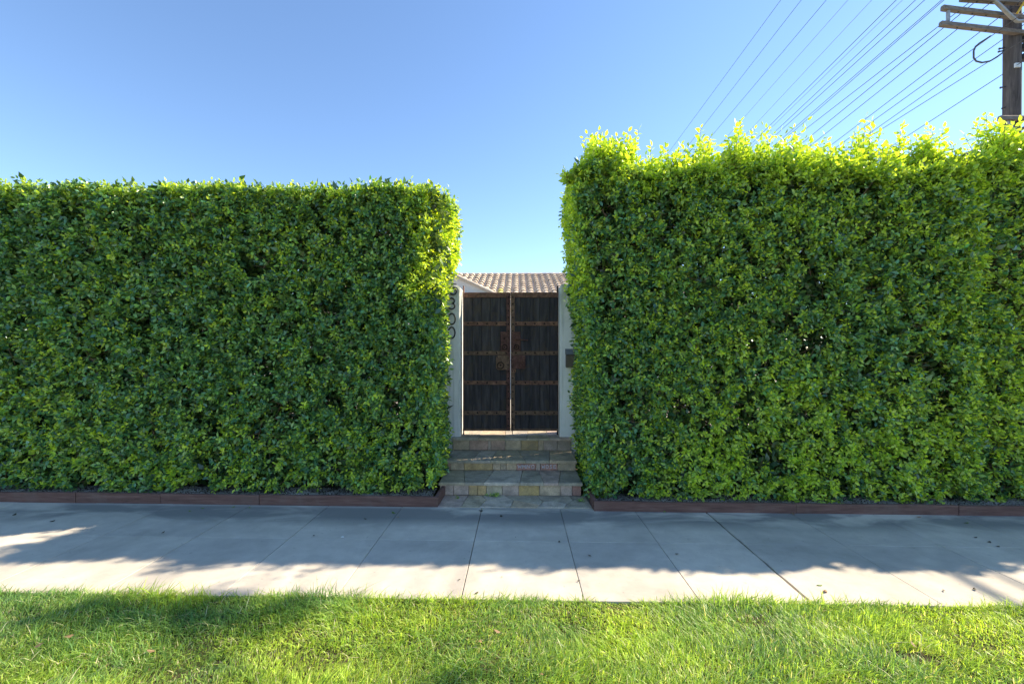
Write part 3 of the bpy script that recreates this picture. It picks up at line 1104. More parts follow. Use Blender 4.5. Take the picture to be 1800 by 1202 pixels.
# ------------------------------------------------------------------ timber edging
def edging(label, runs):
    root = empty('timber_edging', runs[0][0])
    tag(root, label, 'edging', 'timber edging along the beds')
    for a, b, h in runs:
        a, b = Vector(a), Vector(b)
        d = (b - a); d.z = 0
        L = d.length
        d.normalize()
        back = Vector((-d.y, d.x, 0))      # left of travel = away from the walk
        mb = MB()
        z0a, z0b = gz(a.x) - 0.03, gz(b.x) - 0.03
        n = max(2, int(L / 0.4))
        t = 0.042
        vs, fs = [], []
        e = 0.004
        for i in range(n + 1):
            p = a + d * (L * i / n)
            zb_ = gz(p.x) - 0.03
            zt_ = gz(p.x) + h + 0.003 * math.sin(i * 1.7 + a.x)
            w = 0.002 * math.sin(i * 2.3)
            q = p + back * w
            r_ = q + back * t
            vs += [(q.x, q.y, zb_), (q.x, q.y, zt_ - e), ((q + back * e).x, (q + back * e).y, zt_), ((r_ - back * e).x, (r_ - back * e).y, zt_), (r_.x, r_.y, zt_ - e), (r_.x, r_.y, zb_)]
        for i in range(n):
            for k in range(6):
                k2 = (k + 1) % 6
                fs.append((i * 6 + k, (i + 1) * 6 + k, (i + 1) * 6 + k2, i * 6 + k2))
        fs += [tuple(range(6)), tuple(n * 6 + k for k in range(6))[::-1]]
        mb.add(vs, fs)
        child(mb, 'board', M['board'], root)


xl = [-11.0, px_x(132, WALK_B), px_x(281, WALK_B), px_x(455, WALK_B), px_x(770, WALK_B)]
EYL = WALK_B + 0.004
edging('reddish timber edging under the trimmed flat topped hedge', [((xl[i] + 0.003, EYL + (0.004 if i % 2 else 0), 0), (xl[i + 1] - 0.003, EYL + (0.004 if i % 2 else 0), 0), 0.105) for i in range(4)] +
       [((xl[4] - 0.001, EYL + 0.048, 0), (xl[4] + 0.012, 5.32, 0), 0.105)])
EYR = 4.83
cr = at(1044, 898, EYR).x
xr = [cr, px_x(1400, EYR), px_x(1686, EYR), 11.0]
edging('reddish timber edging under the hedge with sprouting top', [((xr[i] + 0.003, EYR + (0.004 if i % 2 else 0), 0), (xr[i + 1] - 0.003, EYR + (0.004 if i % 2 else 0), 0), 0.10) for i in range(3)] +
       [((0.80, 5.36, 0), (cr + 0.0, EYR + 0.046, 0), 0.10)])

# ------------------------------------------------------------------ leaves
LEAF_V = np.array([(0, 0, 0), (-.22, .24, .065), (.22, .24, .065), (-.265, .56, .06), (.265, .56, .06), (0, 1.0, -.05)])
LEAF_F = np.array([(0, 5, 3), (0, 3, 1), (0, 4, 5), (0, 2, 4)])


def norm(a):
    return a / np.maximum(np.linalg.norm(a, axis=-1, keepdims=True), 1e-9)


SIMPLE_V = np.array([(0, 0, 0), (-.24, .45, .06), (.24, .45, .06), (0, 1.0, -.06)])
SIMPLE_F = np.array([(0, 2, 1), (1, 2, 3)])


def leaf_mesh_arrays(pos, tdir, nrm, size, LEAF_V=LEAF_V, LEAF_F=LEAF_F):
    t = norm(tdir)
    n = norm(nrm - t * np.sum(nrm * t, -1, keepdims=True))
    x = np.cross(t, n)
    V = (LEAF_V[None, :, 0, None] * x[:, None] + LEAF_V[None, :, 1, None] * t[:, None] + LEAF_V[None, :, 2, None] * n[:, None]) * size[:, None, None] + pos[:, None]
    N = len(pos)
    F = LEAF_F[None] + (np.arange(N) * len(LEAF_V))[:, None, None]
    return V.reshape(-1, 3), F.reshape(-1, 3), (x, t, n)


OLD_A, OLD_B, OLD_C = np.array((0.030, 0.115, 0.070)), np.array((0.100, 0.260, 0.112)), np.array((0.310, 0.500, 0.090))
YNG_A, YNG_B = np.array((0.56, 0.74, 0.060)), np.array((0.78, 0.86, 0.080))


def make_shoots(base, d, length, k, young, size=0.062, up=0.7, inner_shade=1.0):
    """leaves set spirally along shoots; young in 0..1 = how far leaves turn new-growth yellow, also used to paint sunlight"""
    N = len(base)
    d = norm(d)
    ref = np.where(np.abs(d[:, 2:3]) < 0.9, np.array([[0, 0, 1.0]]), np.array([[1.0, 0, 0]]))
    a = norm(np.cross(d, ref))
    b = np.cross(d, a)
    ph0 = rng.uniform(0, 6.28, N)
    P, T, Nn, S, C = [], [], [], [], []
    for j in range(k):
        s = (j + 0.5) / k
        ph = ph0 + j * 2.4 + rng.normal(0, 0.25, N)
        side = a * np.cos(ph)[:, None] + b * np.sin(ph)[:, None]
        last = 1.0 if j == k - 1 else 0.0
        t = side * (0.85 - 0.55 * last) + d * (0.45 + 0.5 * last) + np.array([0, 0, -0.12]) + rng.normal(0, 0.22, (N, 3))
        n = d * 0.6 + np.array([0, 0, up * 0.75]) + rng.normal(0, 0.52, (N, 3)) - side * 0.1
        sz = size * rng.uniform(0.70, 1.22, N) * (1.0 - 0.28 * young * s)
        w = np.clip(young * (0.25 + 1.0 * s) + rng.normal(0, 0.06, N), 0, 1)[:, None]
        r1 = rng.uniform(0, 1, N)[:, None]
        r2 = rng.uniform(0, 1, N)[:, None] ** 1.9
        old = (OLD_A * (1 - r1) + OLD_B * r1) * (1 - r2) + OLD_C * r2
        old = old * inner_shade * np.exp(rng.normal(0, 0.28, N))[:, None]
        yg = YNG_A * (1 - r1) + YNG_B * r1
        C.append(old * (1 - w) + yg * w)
        P.append(base + d * (length * s)[:, None] + side * 0.004)
        T.append(t); Nn.append(n); S.append(sz)
    return np.concatenate(P), np.concatenate(T), np.concatenate(Nn), np.concatenate(S), np.concatenate(C)


NP_ = rng.uniform(0, 6.28, (12, 3))
NK_ = rng.normal(0, 1, (12, 3))
NK_ = NK_ / np.linalg.norm(NK_, axis=1, keepdims=True)


def sn(p, f):
    """smooth pseudo noise, about -1..1"""
    o = 0
    for i in range(12):
        o = o + np.sin((p @ NK_[i]) * f * (0.6 + 0.09 * i) + NP_[i, i % 3])
    return o / 4.0


def no_slant(z):
    return 0.0


def hedge(name, label, x0f, x1f, yf, yb, zt, zb, dens, young_fn, seed_objs, end_l=True, end_r=True, extra=None, near=(-6.3, 6.2), slant=no_slant, group='clipped ficus hedges', front_drop=None):
    """x0f(z), x1f(z): the two ends; yf: front plane; zt(x): top"""
    root = empty(name, ((x0f(1.5) + x1f(1.5)) / 2, (yf + yb) / 2, 0))
    tag(root, label, 'hedge', group)
    rinv = Matrix.Translation(root.location).inverted()
    Pl, Sl = [], []
    def emit(base, d, ln, k, young, size=0.057, up=0.7, plain=False):
        far_ = (base[:, 0] < near[0]) | (base[:, 0] > near[1])      # sparser but larger leaves where the hedge runs on out of the picture
        (Sl if plain else Pl).append(make_shoots(base, d, ln, k, young, size * np.where(far_, 1.75, 1.0), up, 0.45 if plain else 1.0))  # back and inside leaves tinted darker, painting shade into the gaps
    zmax = 4.2
    X0, X1 = min(x0f(z) for z in (0.2, 1, 2, 3, 3.6)), max(x1f(z) for z in (0.2, 1, 2, 3, 3.6))
    def sample_front(n, yplane, sign):
        x = rng.uniform(X0, X1, n)
        z = rng.uniform(0.0, 1.0, n)
        ztx = zt(x)
        zbx = zb(x)
        z = zbx + (ztx - zbx) * z
        ins_ = 0.02 if sign < 0 and yplane < 5.5 else 0.10
        keep = (x > np.vectorize(x0f)(z) + ins_) & (x < np.vectorize(x1f)(z) - ins_ - (np.vectorize(slant)(z) if sign < 0 else 0))
        x, z = x[keep], z[keep]
        # outside the picture the hedge goes on, with fewer leaves
        out = (x < near[0]) | (x > near[1])
        keep = ~out | (rng.uniform(0, 1, len(x)) < 0.22)
        x, z = x[keep], z[keep]
        p = np.stack([x, np.full_like(x, yplane), z], 1)
        return p
    area = (X1 - X0) * 3.4
    # front face
    p = sample_front(int(area * dens), yf, -1)
    h = sn(p, 3.0) * 0.010 + sn(p, 9.0) * 0.018 + sn(p, 30.0) * 0.055
    gap_ = 0.45 * sn(p + 5.0, 9.0) + sn(p + 2.0, 32.0)
    # a few thin places where the twigs show
    for (bx, bz, rx, rz) in THIN:
        gap_ -= 1.3 * np.exp(-(((p[:, 0] - bx) / rx) ** 2 + ((p[:, 2] - bz) / rz) ** 2)) * (rng.uniform(0, 1, len(p)) < 0.75)
    keep = gap_ > -0.60 + 0.2 * rng.normal(0, 1, len(p))
    p, h = p[keep], h[keep]
    N = len(p)
    low = np.clip((0.45 - p[:, 2]) / 0.4, 0, 1)
    depth = np.abs(rng.normal(0, 0.055, N)) + 0.05
    deep = rng.uniform(0, 1, N) < 0.16
    depth[deep] += rng.uniform(0.04, 0.26, deep.sum())
    base = p.copy()
    base[:, 1] += depth - h + low * -0.02
    # round the corners off
    d = np.stack([rng.normal(0, 0.45, N), -np.abs(rng.normal(0.75, 0.3, N)), rng.normal(0.28, 0.45, N)], 1)
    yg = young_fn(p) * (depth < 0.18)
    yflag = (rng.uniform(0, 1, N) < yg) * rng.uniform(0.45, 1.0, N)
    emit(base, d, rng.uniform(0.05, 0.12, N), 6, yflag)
    # back face, seen only as cover and shade
    p = sample_front(int(area * dens * 0.30), yb, 1)
    N = len(p)
    base = p.copy()
    base[:, 1] -= np.abs(rng.normal(0, 0.12, N)) + 0.03
    d = np.stack([rng.normal(0, 0.4, N), np.abs(rng.normal(0.7, 0.3, N)), rng.normal(0.4, 0.4, N)], 1)
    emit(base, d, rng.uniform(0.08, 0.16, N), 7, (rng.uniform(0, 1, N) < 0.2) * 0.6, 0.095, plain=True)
    # inside
    p = sample_front(int(area * dens * 0.60), yf, 1)
    N = len(p)
    base = p.copy()
    base[:, 1] = yf + 0.15 + (yb - yf - 0.25) * rng.uniform(0, 1, N) ** 1.5
    kk = sn(p + 5.0, 9.0) > -2.1
    base = base[kk]; N = len(base)
    d = rng.normal(0, 0.6, (N, 3)) + np.array([0, -0.2, 0.4])
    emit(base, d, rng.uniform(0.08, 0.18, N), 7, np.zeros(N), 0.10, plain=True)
    # top
    n = int((X1 - X0) * (yb - yf) * dens * 0.6)
    x = rng.uniform(X0, X1, n)
    y = rng.uniform(yf + 0.02, yb, n)
    z = zt(x)
    kk = (x > np.vectorize(x0f)(z)) & (x < np.vectorize(x1f)(z))
    kk &= ~(((x < near[0]) | (x > near[1])) & (rng.uniform(0, 1, n) < 0.7))
    p = np.stack([x, y, z], 1)[kk]
    N = len(p)
    base = p.copy()
    base[:, 2] -= np.abs(rng.normal(0, 0.06, N)) + 0.03 - sn(p, 7.0) * 0.02
    d = np.stack([rng.normal(0, 0.45, N), rng.normal(-0.1, 0.45, N), np.abs(rng.normal(0.8, 0.25, N))], 1)
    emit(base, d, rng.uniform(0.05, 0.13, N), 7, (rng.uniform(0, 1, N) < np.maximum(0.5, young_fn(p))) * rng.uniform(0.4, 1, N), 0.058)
    # ends
    for flag, xf, sg in ((end_l, x0f, -1), (end_r, x1f, 1)):
        if not flag: continue
        n = int((yb - yf) * 3.5 * dens * 0.8)
        y = rng.uniform(yf + 0.02, yb, n)
        zc = zt(np.full(n, xf(3.0)))
        zbx = zb(np.full(n, xf(0.5)))
        z = zbx + (zc - zbx) * rng.uniform(0, 1, n)
        p = np.stack([np.vectorize(xf)(z) - (np.vectorize(slant)(z) * (1 - (y - yf) / (yb - yf)) if sg > 0 else 0), y, z], 1)
        N = n
        base = p.copy()
        base[:, 0] -= sg * (np.abs(rng.normal(0, 0.06, N)) + 0.06 - sn(p, 5.0) * 0.03 - sn(p, 13.0) * 0.02)
        d = np.stack([sg * np.abs(rng.normal(0.75, 0.3, N)), rng.normal(-0.1, 0.45, N), rng.normal(0.3, 0.4, N)], 1)
        emit(base, d, rng.uniform(0.06, 0.13, N), 7, (rng.uniform(0, 1, N) < 0.45 + 0.5 * (base[:, 2] > 2.3)) * np.where(base[:, 2] > 2.3, rng.uniform(0.7, 1.0, N), rng.uniform(0.4, 1.0, N)), 0.058)  # upper end leaves forced yellow, a sunlit strip painted into their colour
    stems = MB()
    if extra: extra(emit, stems)
    P, T, Nn, S, C = [np.concatenate(a) for a in zip(*Pl)]
    # the 300 leaves that show largest are objects of their own, the rest one mass
    cp = np.array([0, 0, CAMZ])
    vis = (P[:, 1] < yf + 0.015) & (P[:, 0] > near[0] + 0.3) & (P[:, 0] < near[1] - 0.3) & (P[:, 2] < 3.9)
    tt = norm(T)
    nn = norm(Nn - tt * np.sum(Nn * tt, -1, keepdims=True))
    vd = cp - P
    dist = np.linalg.norm(vd, axis=1)
    score = np.abs(np.sum(nn * vd, -1)) / dist * (S / dist) ** 2 * vis
    order = np.argsort(-score)
    top = order[:min(300, int(vis.sum()))]
    mask = np.ones(len(P), bool)
    mask[top] = False
    V, F, _ = leaf_mesh_arrays(P[mask], T[mask], Nn[mask], S[mask])
    me = np_mesh('foliage', V, F, M['leaf'], np.repeat(C[mask], len(LEAF_V), axis=0))
    fo = link_obj('foliage', me, root)
    fo.matrix_parent_inverse = rinv
    tag(fo, kind='stuff')
    P2, T2, N2, S2, C2 = [np.concatenate(a) for a in zip(*Sl)]
    V, F, _ = leaf_mesh_arrays(P2, T2, N2, S2, SIMPLE_V, SIMPLE_F)
    me = np_mesh('inner_foliage', V, F, M['leaf'], np.repeat(C2, 4, axis=0))
    fo = link_obj('inner_foliage', me, root)
    fo.matrix_parent_inverse = rinv
    tag(fo, kind='stuff')
    V, F, (x, t, n) = leaf_mesh_arrays(P[top], T[top], Nn[top], S[top])
    for i, idx in enumerate(top):
        c = C[idx]
        q = int(np.clip((c[0] - 0.07) / 0.69 * 7, 0, 7))
        me = LEAF_ME[q]
        o = bpy.data.objects.new('leaf', me)
        COL.objects.link(o)
        o.parent = root
        s = S[idx]
        o.matrix_parent_inverse = rinv
        o.matrix_basis = Matrix(((x[i, 0] * s, t[i, 0] * s, n[i, 0] * s, P[idx, 0]), (x[i, 1] * s, t[i, 1] * s, n[i, 1] * s, P[idx, 1]), (x[i, 2] * s, t[i, 2] * s, n[i, 2] * s, P[idx, 2]), (0, 0, 0, 1)))
    # trunks and branches inside
    nx = int((X1 - X0) / 0.75)
    for i in range(nx):
        xx = X0 + 0.5 + (i + 0.5) * (X1 - X0 - 1.0) / nx + rnd.uniform(-0.08, 0.08)
        yy = (yf + yb) / 2 + rnd.uniform(-0.08, 0.08)
        pts = [(xx + rnd.uniform(-0.05, 0.05) * k, yy + rnd.uniform(-0.03, 0.03) * k, 0.0 + k * 0.5) for k in range(6)]
        mb = MB().tube(pts, [0.035, 0.03, 0.026, 0.021, 0.016, 0.010], 6)
        for k in range(14):
            j = rnd.randint(0, 4)
            p0 = Vector(pts[j]).lerp(Vector(pts[j + 1]), rnd.random())
            dd = Vector((rnd.uniform(-0.35, 0.35), rnd.choice((-1, -1, 1)) * rnd.uniform(0.25, 0.42), rnd.uniform(0.1, 0.32)))
            p1 = p0 + dd * 0.5 + Vector((0, 0, 0.03))
            mb.tube([p0, p1, p0 + dd], [0.009, 0.006, 0.003], 4, cap=False)
        o = mb.build('trunk', M['bark'], root)
        o.matrix_parent_inverse = rinv
    # fine twigs just under the clipped face
    n = 1500
    a0 = np.stack([rng.uniform(max(X0, near[0]) + 0.1, min(X1, near[1]) - 0.1, n), yf + rng.uniform(0.10, 0.34, n), rng.uniform(0.12, 3.4, n)], 1)
    kk = (a0[:, 0] > np.vectorize(x0f)(a0[:, 2]) + 0.12) & (a0[:, 0] < np.vectorize(x1f)(a0[:, 2]) - 0.12 - np.vectorize(slant)(a0[:, 2]))
    a0 = a0[kk]
    n = len(a0)
    b0 = a0 + np.stack([rng.normal(0, 0.10, n), -np.abs(rng.normal(0.10, 0.05, n)), rng.normal(0.05, 0.08, n)], 1)
    b0[:, 1] = np.maximum(b0[:, 1], yf + 0.03)
    dd = norm(b0 - a0)
    e1 = norm(np.cross(dd, np.array([0.3, 0.2, 0.9])))
    e2 = np.cross(dd, e1)
    ring = []
    for q_, rr in ((a0, 0.0042), (b0, 0.0018)):
        for ang in (0, 2.094, 4.189):
            ring.append(q_ + (e1 * math.cos(ang) + e2 * math.sin(ang)) * rr)
    V = np.stack(ring, 1).reshape(-1, 3)
    tf = np.array([(0, 1, 4), (0, 4, 3), (1, 2, 5), (1, 5, 4), (2, 0, 3), (2, 3, 5)])
    F = (tf[None] + (np.arange(n) * 6)[:, None, None]).reshape(-1, 3)
    o = link_obj('twigs', np_mesh('twigs', V, F, M['twig_brown']), root)
    o.matrix_parent_inverse = rinv
    tag(o, kind='stuff')
    if stems.v:
        o = stems.build('shoot_stems', M['twig'], root)
        o.matrix_parent_inverse = rinv
        tag(o, kind='stuff')
    return root, len(P)


LEAF_ME = []
for q in range(8):
    w = q / 7
    c = tuple(np.array((0.07, 0.195, 0.08)) * (1 - w) + np.array((0.76, 0.85, 0.08)) * w)
    LEAF_ME.append(MB().add(LEAF_V, [tuple(f) for f in LEAF_F]).mesh('leaf', flat_leaf_mat('hedge_leaf_tone', c, 0.42, 0.30, (1.7, 1.7, 0.7))))

THIN = [(4.75, 1.46, 0.28, 0.13), (4.35, 1.62, 0.16, 0.10), (5.0, 1.2, 0.15, 0.12), (-1.38, 1.18, 0.16, 0.10), (-1.05, 1.25, 0.10, 0.08), (-2.6, 0.95, 0.25, 0.08), (2.2, 0.85, 0.25, 0.08), (-4.4, 2.0, 0.16, 0.10), (3.0, 0.6, 0.2, 0.08)]
DENS = 900
YFL, YBL = 5.12, 6.10


def lx1(z):
    return float(np.interp(z, [0, 0.4, 1.2, 1.9, 2.4, 2.6, 2.75, 3.1, 3.6], [-0.92, -0.92, -0.93, -0.935, -0.93, -0.89, -0.81, -0.77, -0.81]))
def rx0(z):
    return float(np.interp(z, [0, 0.5, 1.3, 2.0, 2.6, 3.2, 3.8], [0.80, 0.80, 0.78, 0.76, 0.66, 0.62, 0.62]))


def left_top(x):
    return 3.555 + 0.012 * np.sin(x * 3.1) + 0.010 * np.sin(x * 7.7 + 1) - 0.009 * (x + 3)
def left_bot(x):
    return 0.095 + 0.05 * np.sin(x * 5.0 + 0.5) + 0.04 * np.sin(x * 11.3) - 0.007 * x
def young_lit_left(p):
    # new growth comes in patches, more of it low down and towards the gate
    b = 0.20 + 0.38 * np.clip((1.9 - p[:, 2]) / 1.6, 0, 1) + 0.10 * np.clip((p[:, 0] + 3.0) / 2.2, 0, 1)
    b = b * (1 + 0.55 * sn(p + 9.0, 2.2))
    return np.clip(b, 0.06, 0.8) + 0.35 * (p[:, 2] > 3.42) + 0.45 * ((p[:, 0] > -1.28) & (p[:, 2] > 2.3))  # last term paints sunlight: yellower leaves on the upper corner by the gate


def left_extra(emit, stems):
    c = at(238, 872, 5.0)
    n = 9
    base = np.array([[c.x, c.y + 0.10, c.z + 0.10]]) + rng.normal(0, 0.045, (n, 3)) * np.array([[1, 0.6, 1.2]])
    emit(base, np.tile(np.array([[0.1, -0.6, -0.5]]), (n, 1)) + rng.normal(0, 0.3, (n, 3)), np.full(n, 0.12), 7, np.zeros(n), 0.056)
    # a few stray shoots above the clipped top
    n = 14
    x = rng.uniform(-5.8, -1.1, n)
    base = np.stack([x, rng.uniform(5.15, 5.5, n), left_top(x) - 0.05], 1)
    emit(base, np.stack([rng.normal(0, 0.25, n), rng.normal(-0.1, 0.2, n), np.ones(n)], 1), rng.uniform(0.05, 0.10, n), 6, rng.uniform(0, 0.7, n), 0.042)


hedge('hedge', 'trimmed flat topped dark green hedge beside the house numerals', lambda z: -8.5, lx1, YFL, YBL, left_top, left_bot, DENS, young_lit_left, None, end_l=True, end_r=True, extra=left_extra, slant=lambda z: float(np.interp(z, [1.7, 2.4, 3.6], [0.0, 0.26, 0.24])))


def right_top(x):
    return 3.70 + 0.05 * np.sin(x * 2.6) + 0.035 * np.sin(x * 6.9 + 1)
def right_bot(x):
    return 0.06 + 0.045 * np.sin(x * 5.4 + 0.9) + 0.035 * np.sin(x * 12.3) - 0.007 * x
def young_right(p):
    b = 0.48 + 0.26 * np.clip((1.9 - p[:, 2]) / 1.6, 0, 1)
    b = b * (1 + 0.5 * sn(p + 4.0, 2.0))
    return np.clip(b, 0.10, 0.9) + 0.4 * (p[:, 2] > 3.5)


def sprouts(emit, stems, spots, yf, ztop):
    """upright leafy shoots grown out above the clipped top: (px, py of the tip)"""
    for (px, py, spread) in spots:
        Y = yf + rnd.uniform(0.08, 0.45)
        tip = at(px, py, Y)
        z0 = float(ztop(np.array([tip.x]))[0]) - 0.12
        hgt = tip.z - z0
        root_p = Vector((tip.x + rnd.uniform(-0.09, 0.09), Y + rnd.uniform(-0.03, 0.03), z0))
        nshoots = max(6, int(spread * 20))
        for k in range(nshoots):
            main = (k == 0)
            f = 1.0 if main else rnd.uniform(0.35, 0.95)
            top = tip if main else root_p + (tip - root_p) * f + Vector((rnd.uniform(-1, 1) * 0.17 * spread, rnd.uniform(-0.15, 0.15), 0))
            b = root_p + Vector((0, 0, 0)) if main else root_p + (tip - root_p) * rnd.uniform(0.0, 0.35 * f)
            ln = (top - b).length
            nl = max(6, int(ln / 0.021))
            mid = b.lerp(top, 0.5) + Vector((rnd.uniform(-0.02, 0.02), 0, 0.01))
            stems.tube([b, mid, top], [0.004, 0.003, 0.0015], 4, cap=False)
            bb = np.array([list(b)])
            dd = np.array([list(top - b)])
            emit(bb, dd, np.array([ln * 1.02]), nl, np.array([rnd.uniform(0.55, 1.0)]), 0.082, 0.35)


RS = [(1046, 238, 1.0), (1056, 246, 1.0), (1070, 258, 1.0), (1098, 240, 1.0), (1088, 250, .9), (1064, 240, .8), (992, 302, .5), (1012, 300, .6), (1030, 290, .6), (1053, 230, .9), (1062, 262, 1.0), (1104, 232, .8), (1092, 262, .8), (1080, 284, .9), (1125, 290, .8), (1146, 258, .9), (1170, 256, .8), (1196, 264, .7),
      (1208, 272, .8), (1232, 226, 1.0), (1250, 250, 1.0), (1275, 262, .8), (1296, 218, 1.0), (1310, 240, 1.0), (1335, 262, .7), (1352, 262, .8), (1384, 246, .8), (1400, 250, .7), (1425, 246, 1.0), (1416, 262, .8),
      (1460, 262, .8), (1482, 262, .7), (1500, 240, 1.0), (1522, 206, 1.0), (1534, 228, 1.0), (1560, 254, .8), (1584, 222, 1.0), (1600, 244, 1.0), (1630, 222, 1.0), (1622, 248, 1.0), (1660, 258, .8), (1672, 256, .8), (1690, 278, .7), (1706, 282, .6)]


def right_extra(emit, stems):
    sprouts(emit, stems, RS, 5.04, right_top)
    n = 1500
    x = rng.uniform(0.62, 5.2, n)
    base = np.stack([x, rng.uniform(5.04, 5.9, n), right_top(x) - 0.05], 1)
    emit(base, np.stack([rng.normal(0, 0.3, n), rng.normal(-0.1, 0.25, n), np.ones(n)], 1), rng.uniform(0.10, 0.34, n) * np.clip(0.85 + 0.55 * sn(np.stack([x * 1.6, x * 0, x * 0], 1) + 2.0, 4.0), 0.25, 1.5) * np.clip((x - 0.5) / 0.5, 0.25, 1.0), 9, rng.uniform(0.35, 1.0, n), 0.07, 0.4)


SEAM = px_x(1722, 5.06)
hedge('hedge', 'tall green hedge with bright sprouting top beside the letterbox', rx0, lambda z: SEAM, 5.04, 6.30, right_top, right_bot, DENS, young_right, None, end_l=True, end_r=True, extra=right_extra)


def far_top(x):
    return 3.86 + 0.05 * np.sin(x * 3.3)
RS2 = [(1730, 205, 1.0), (1732, 240, 1.0), (1745, 250, 1.0), (1757, 218, 1.0), (1770, 236, 1.0), (1780, 222, 1.0), (1795, 228, 1.0), (1788, 250, 1.0), (1812, 232, 1.0), (1828, 226, 1.0), (1850, 238, 1.0), (1890, 232, 1.0)]
def far_extra(emit, stems):
    sprouts(emit, stems, RS2, 5.10, far_top)
    n = 500
    x = rng.uniform(SEAM + 0.05, 7.0, n)
    base = np.stack([x, rng.uniform(5.1, 5.9, n), far_top(x) - 0.05], 1)
    emit(base, np.stack([rng.normal(0, 0.3, n), rng.normal(-0.1, 0.25, n), np.ones(n)], 1), rng.uniform(0.08, 0.22, n), 8, rng.uniform(0.35, 1.0, n), 0.07, 0.4)
hedge('hedge', 'taller leafy hedge section next to the utility pole', lambda z: SEAM + 0.05, lambda z: 10.5, 5.10, 6.05, far_top, right_bot, DENS, young_right, None, end_l=True, end_r=False, extra=far_extra)

# gravel mulch on the beds
def gravel(name, x0, x1, y0, y1, n, label):
    ico = np.array([(1, 0, -.5), (-.4, .9, -.5), (-.6, -.8, -.5), (.5, .5, .5), (-.7, .1, .45), (.3, -.7, .5)])
    fc = np.array([(0, 1, 3), (1, 2, 4), (2, 0, 5), (0, 3, 5), (1, 4, 3), (2, 5, 4), (3, 4, 5)])
    x = rng.uniform(x0, x1, n); y = rng.uniform(y0, y1, n)
    s = rng.uniform(0.004, 0.011, n)
    ang = rng.uniform(0, 6.28, n)
    V = ico[None] * s[:, None, None] * rng.uniform(0.6, 1.3, (n, 1, 3))
    c, sn_ = np.cos(ang)[:, None], np.sin(ang)[:, None]
    VX = V[..., 0] * c - V[..., 1] * sn_ + x[:, None]
    VY = V[..., 0] * sn_ + V[..., 1] * c + y[:, None]
    VZ = V[..., 2] + (0.060 - 0.007 * x + 0.005 * np.sin(x * 9 + y * 7) + 0.004 * np.sin(x * 23 - y * 17))[:, None]
    F = fc[None] + (np.arange(n) * 6)[:, None, None]
    me = np_mesh(name, np.stack([VX, VY, VZ], -1).reshape(-1, 3), F.reshape(-1, 3), M['gravel'])
    tag(link_obj(name, me), label, 'gravel', kind='stuff')
gravel('gravel', -6.5, -0.96, 4.955, 5.35, 9000, 'grey gravel mulch in the bed under the flat topped hedge')
gravel('gravel', 0.86, 6.5, 4.88, 5.25, 8500, 'grey gravel mulch in the bed under the sprouting hedge')

# ------------------------------------------------------------------ lawn
def blades(n, xr_, yr_, hmin, hmax, wid, tints, dry=0.0, edge=False, clump=True):
    x = rng.uniform(xr_[0], xr_[1], n); y = rng.uniform(yr_[0], yr_[1], n)
    p = np.stack([x, y, np.zeros(n)], 1)
    cl = sn(p, 5.0)
    cl2 = sn(p + 3.0, 13.0)
    # a worn bare patch
    bare = at(1612, 1131, 2.55)
    bd = np.hypot((x - bare.x) / 0.17, (y - bare.y - 0.03) / 0.05)
    keep = (bd > rng.uniform(0.6, 1.3, n)) & ((cl2 + 0.5 * sn(p + 11.0, 24.0) > rng.uniform(-3.4, -1.3, n)) | (y > WALK_F - 0.16))
    x, y, p, cl, cl2 = x[keep], y[keep], p[keep], cl[keep], cl2[keep]
    n = len(x)
    h = rng.uniform(hmin, hmax, n) * (1.12 + 0.30 * cl + 0.30 * cl2)
    az = rng.uniform(0, 6.28, n) + 0.0
    # neighbouring blades lean the same way
    lean_az = 2.2 * sn(p + 7.0, 4.0) + 0.8 * sn(p + 1.0, 11.0)
    mixv = rng.uniform(0, 1, n) < 0.55
    az = np.where(mixv, lean_az + rng.normal(0, 0.5, n), az)
    lean = np.abs(rng.normal(0.85, 0.5, n))
    dirx, diry = np.cos(az), np.sin(az)
    fa = az + 1.5708 + rng.normal(0, 0.6, n)
    wx, wy = np.cos(fa), np.sin(fa)
    w = wid * rng.uniform(0.6, 1.3, n)
    z0 = -0.012 - 0.007 * x + lump(x, y)
    V = []
    for (s, ww) in ((0, 0.8), (0.4, 1.0), (0.75, 0.7)):
        ox = dirx * lean * h * s ** 1.8
        oy = diry * lean * h * s ** 1.8
        oz = h * s * (1 - 0.30 * np.minimum(lean, 1.5) * s)
        for sg in (-1, 1):
            V.append(np.stack([x + ox + sg * wx * w * ww * 0.5, y + oy + sg * wy * w * ww * 0.5, z0 + oz], 1))
    V.append(np.stack([x + dirx * lean * h, y + diry * lean * h, z0 + h * (1 - 0.30 * np.minimum(lean, 1.5))], 1))
    V = np.stack(V, 1)
    F = np.array([(0, 1, 3), (0, 3, 2), (2, 3, 5), (2, 5, 4), (4, 5, 6)])
    F = F[None] + (np.arange(n) * 7)[:, None, None]
    a, b, c_ = tints
    r = rng.uniform(0, 1, n)[:, None]
    k = np.clip(0.5 + 0.30 * sn(p + 2.0, 3.2) + 0.28 * sn(p + 6.0, 10.0) + rng.normal(0, 0.25, n), 0, 1)[:, None]
    C = (np.array(a) * (1 - k) + np.array(b) * k) * (0.6 + 0.7 * r)
    dd = rng.uniform(0, 1, n) < dry
    C[dd] = np.array(c_) * rng.uniform(0.7, 1.2, dd.sum())[:, None]
    return V.reshape(-1, 3), F.reshape(-1, 3), np.repeat(C, 7, axis=0)


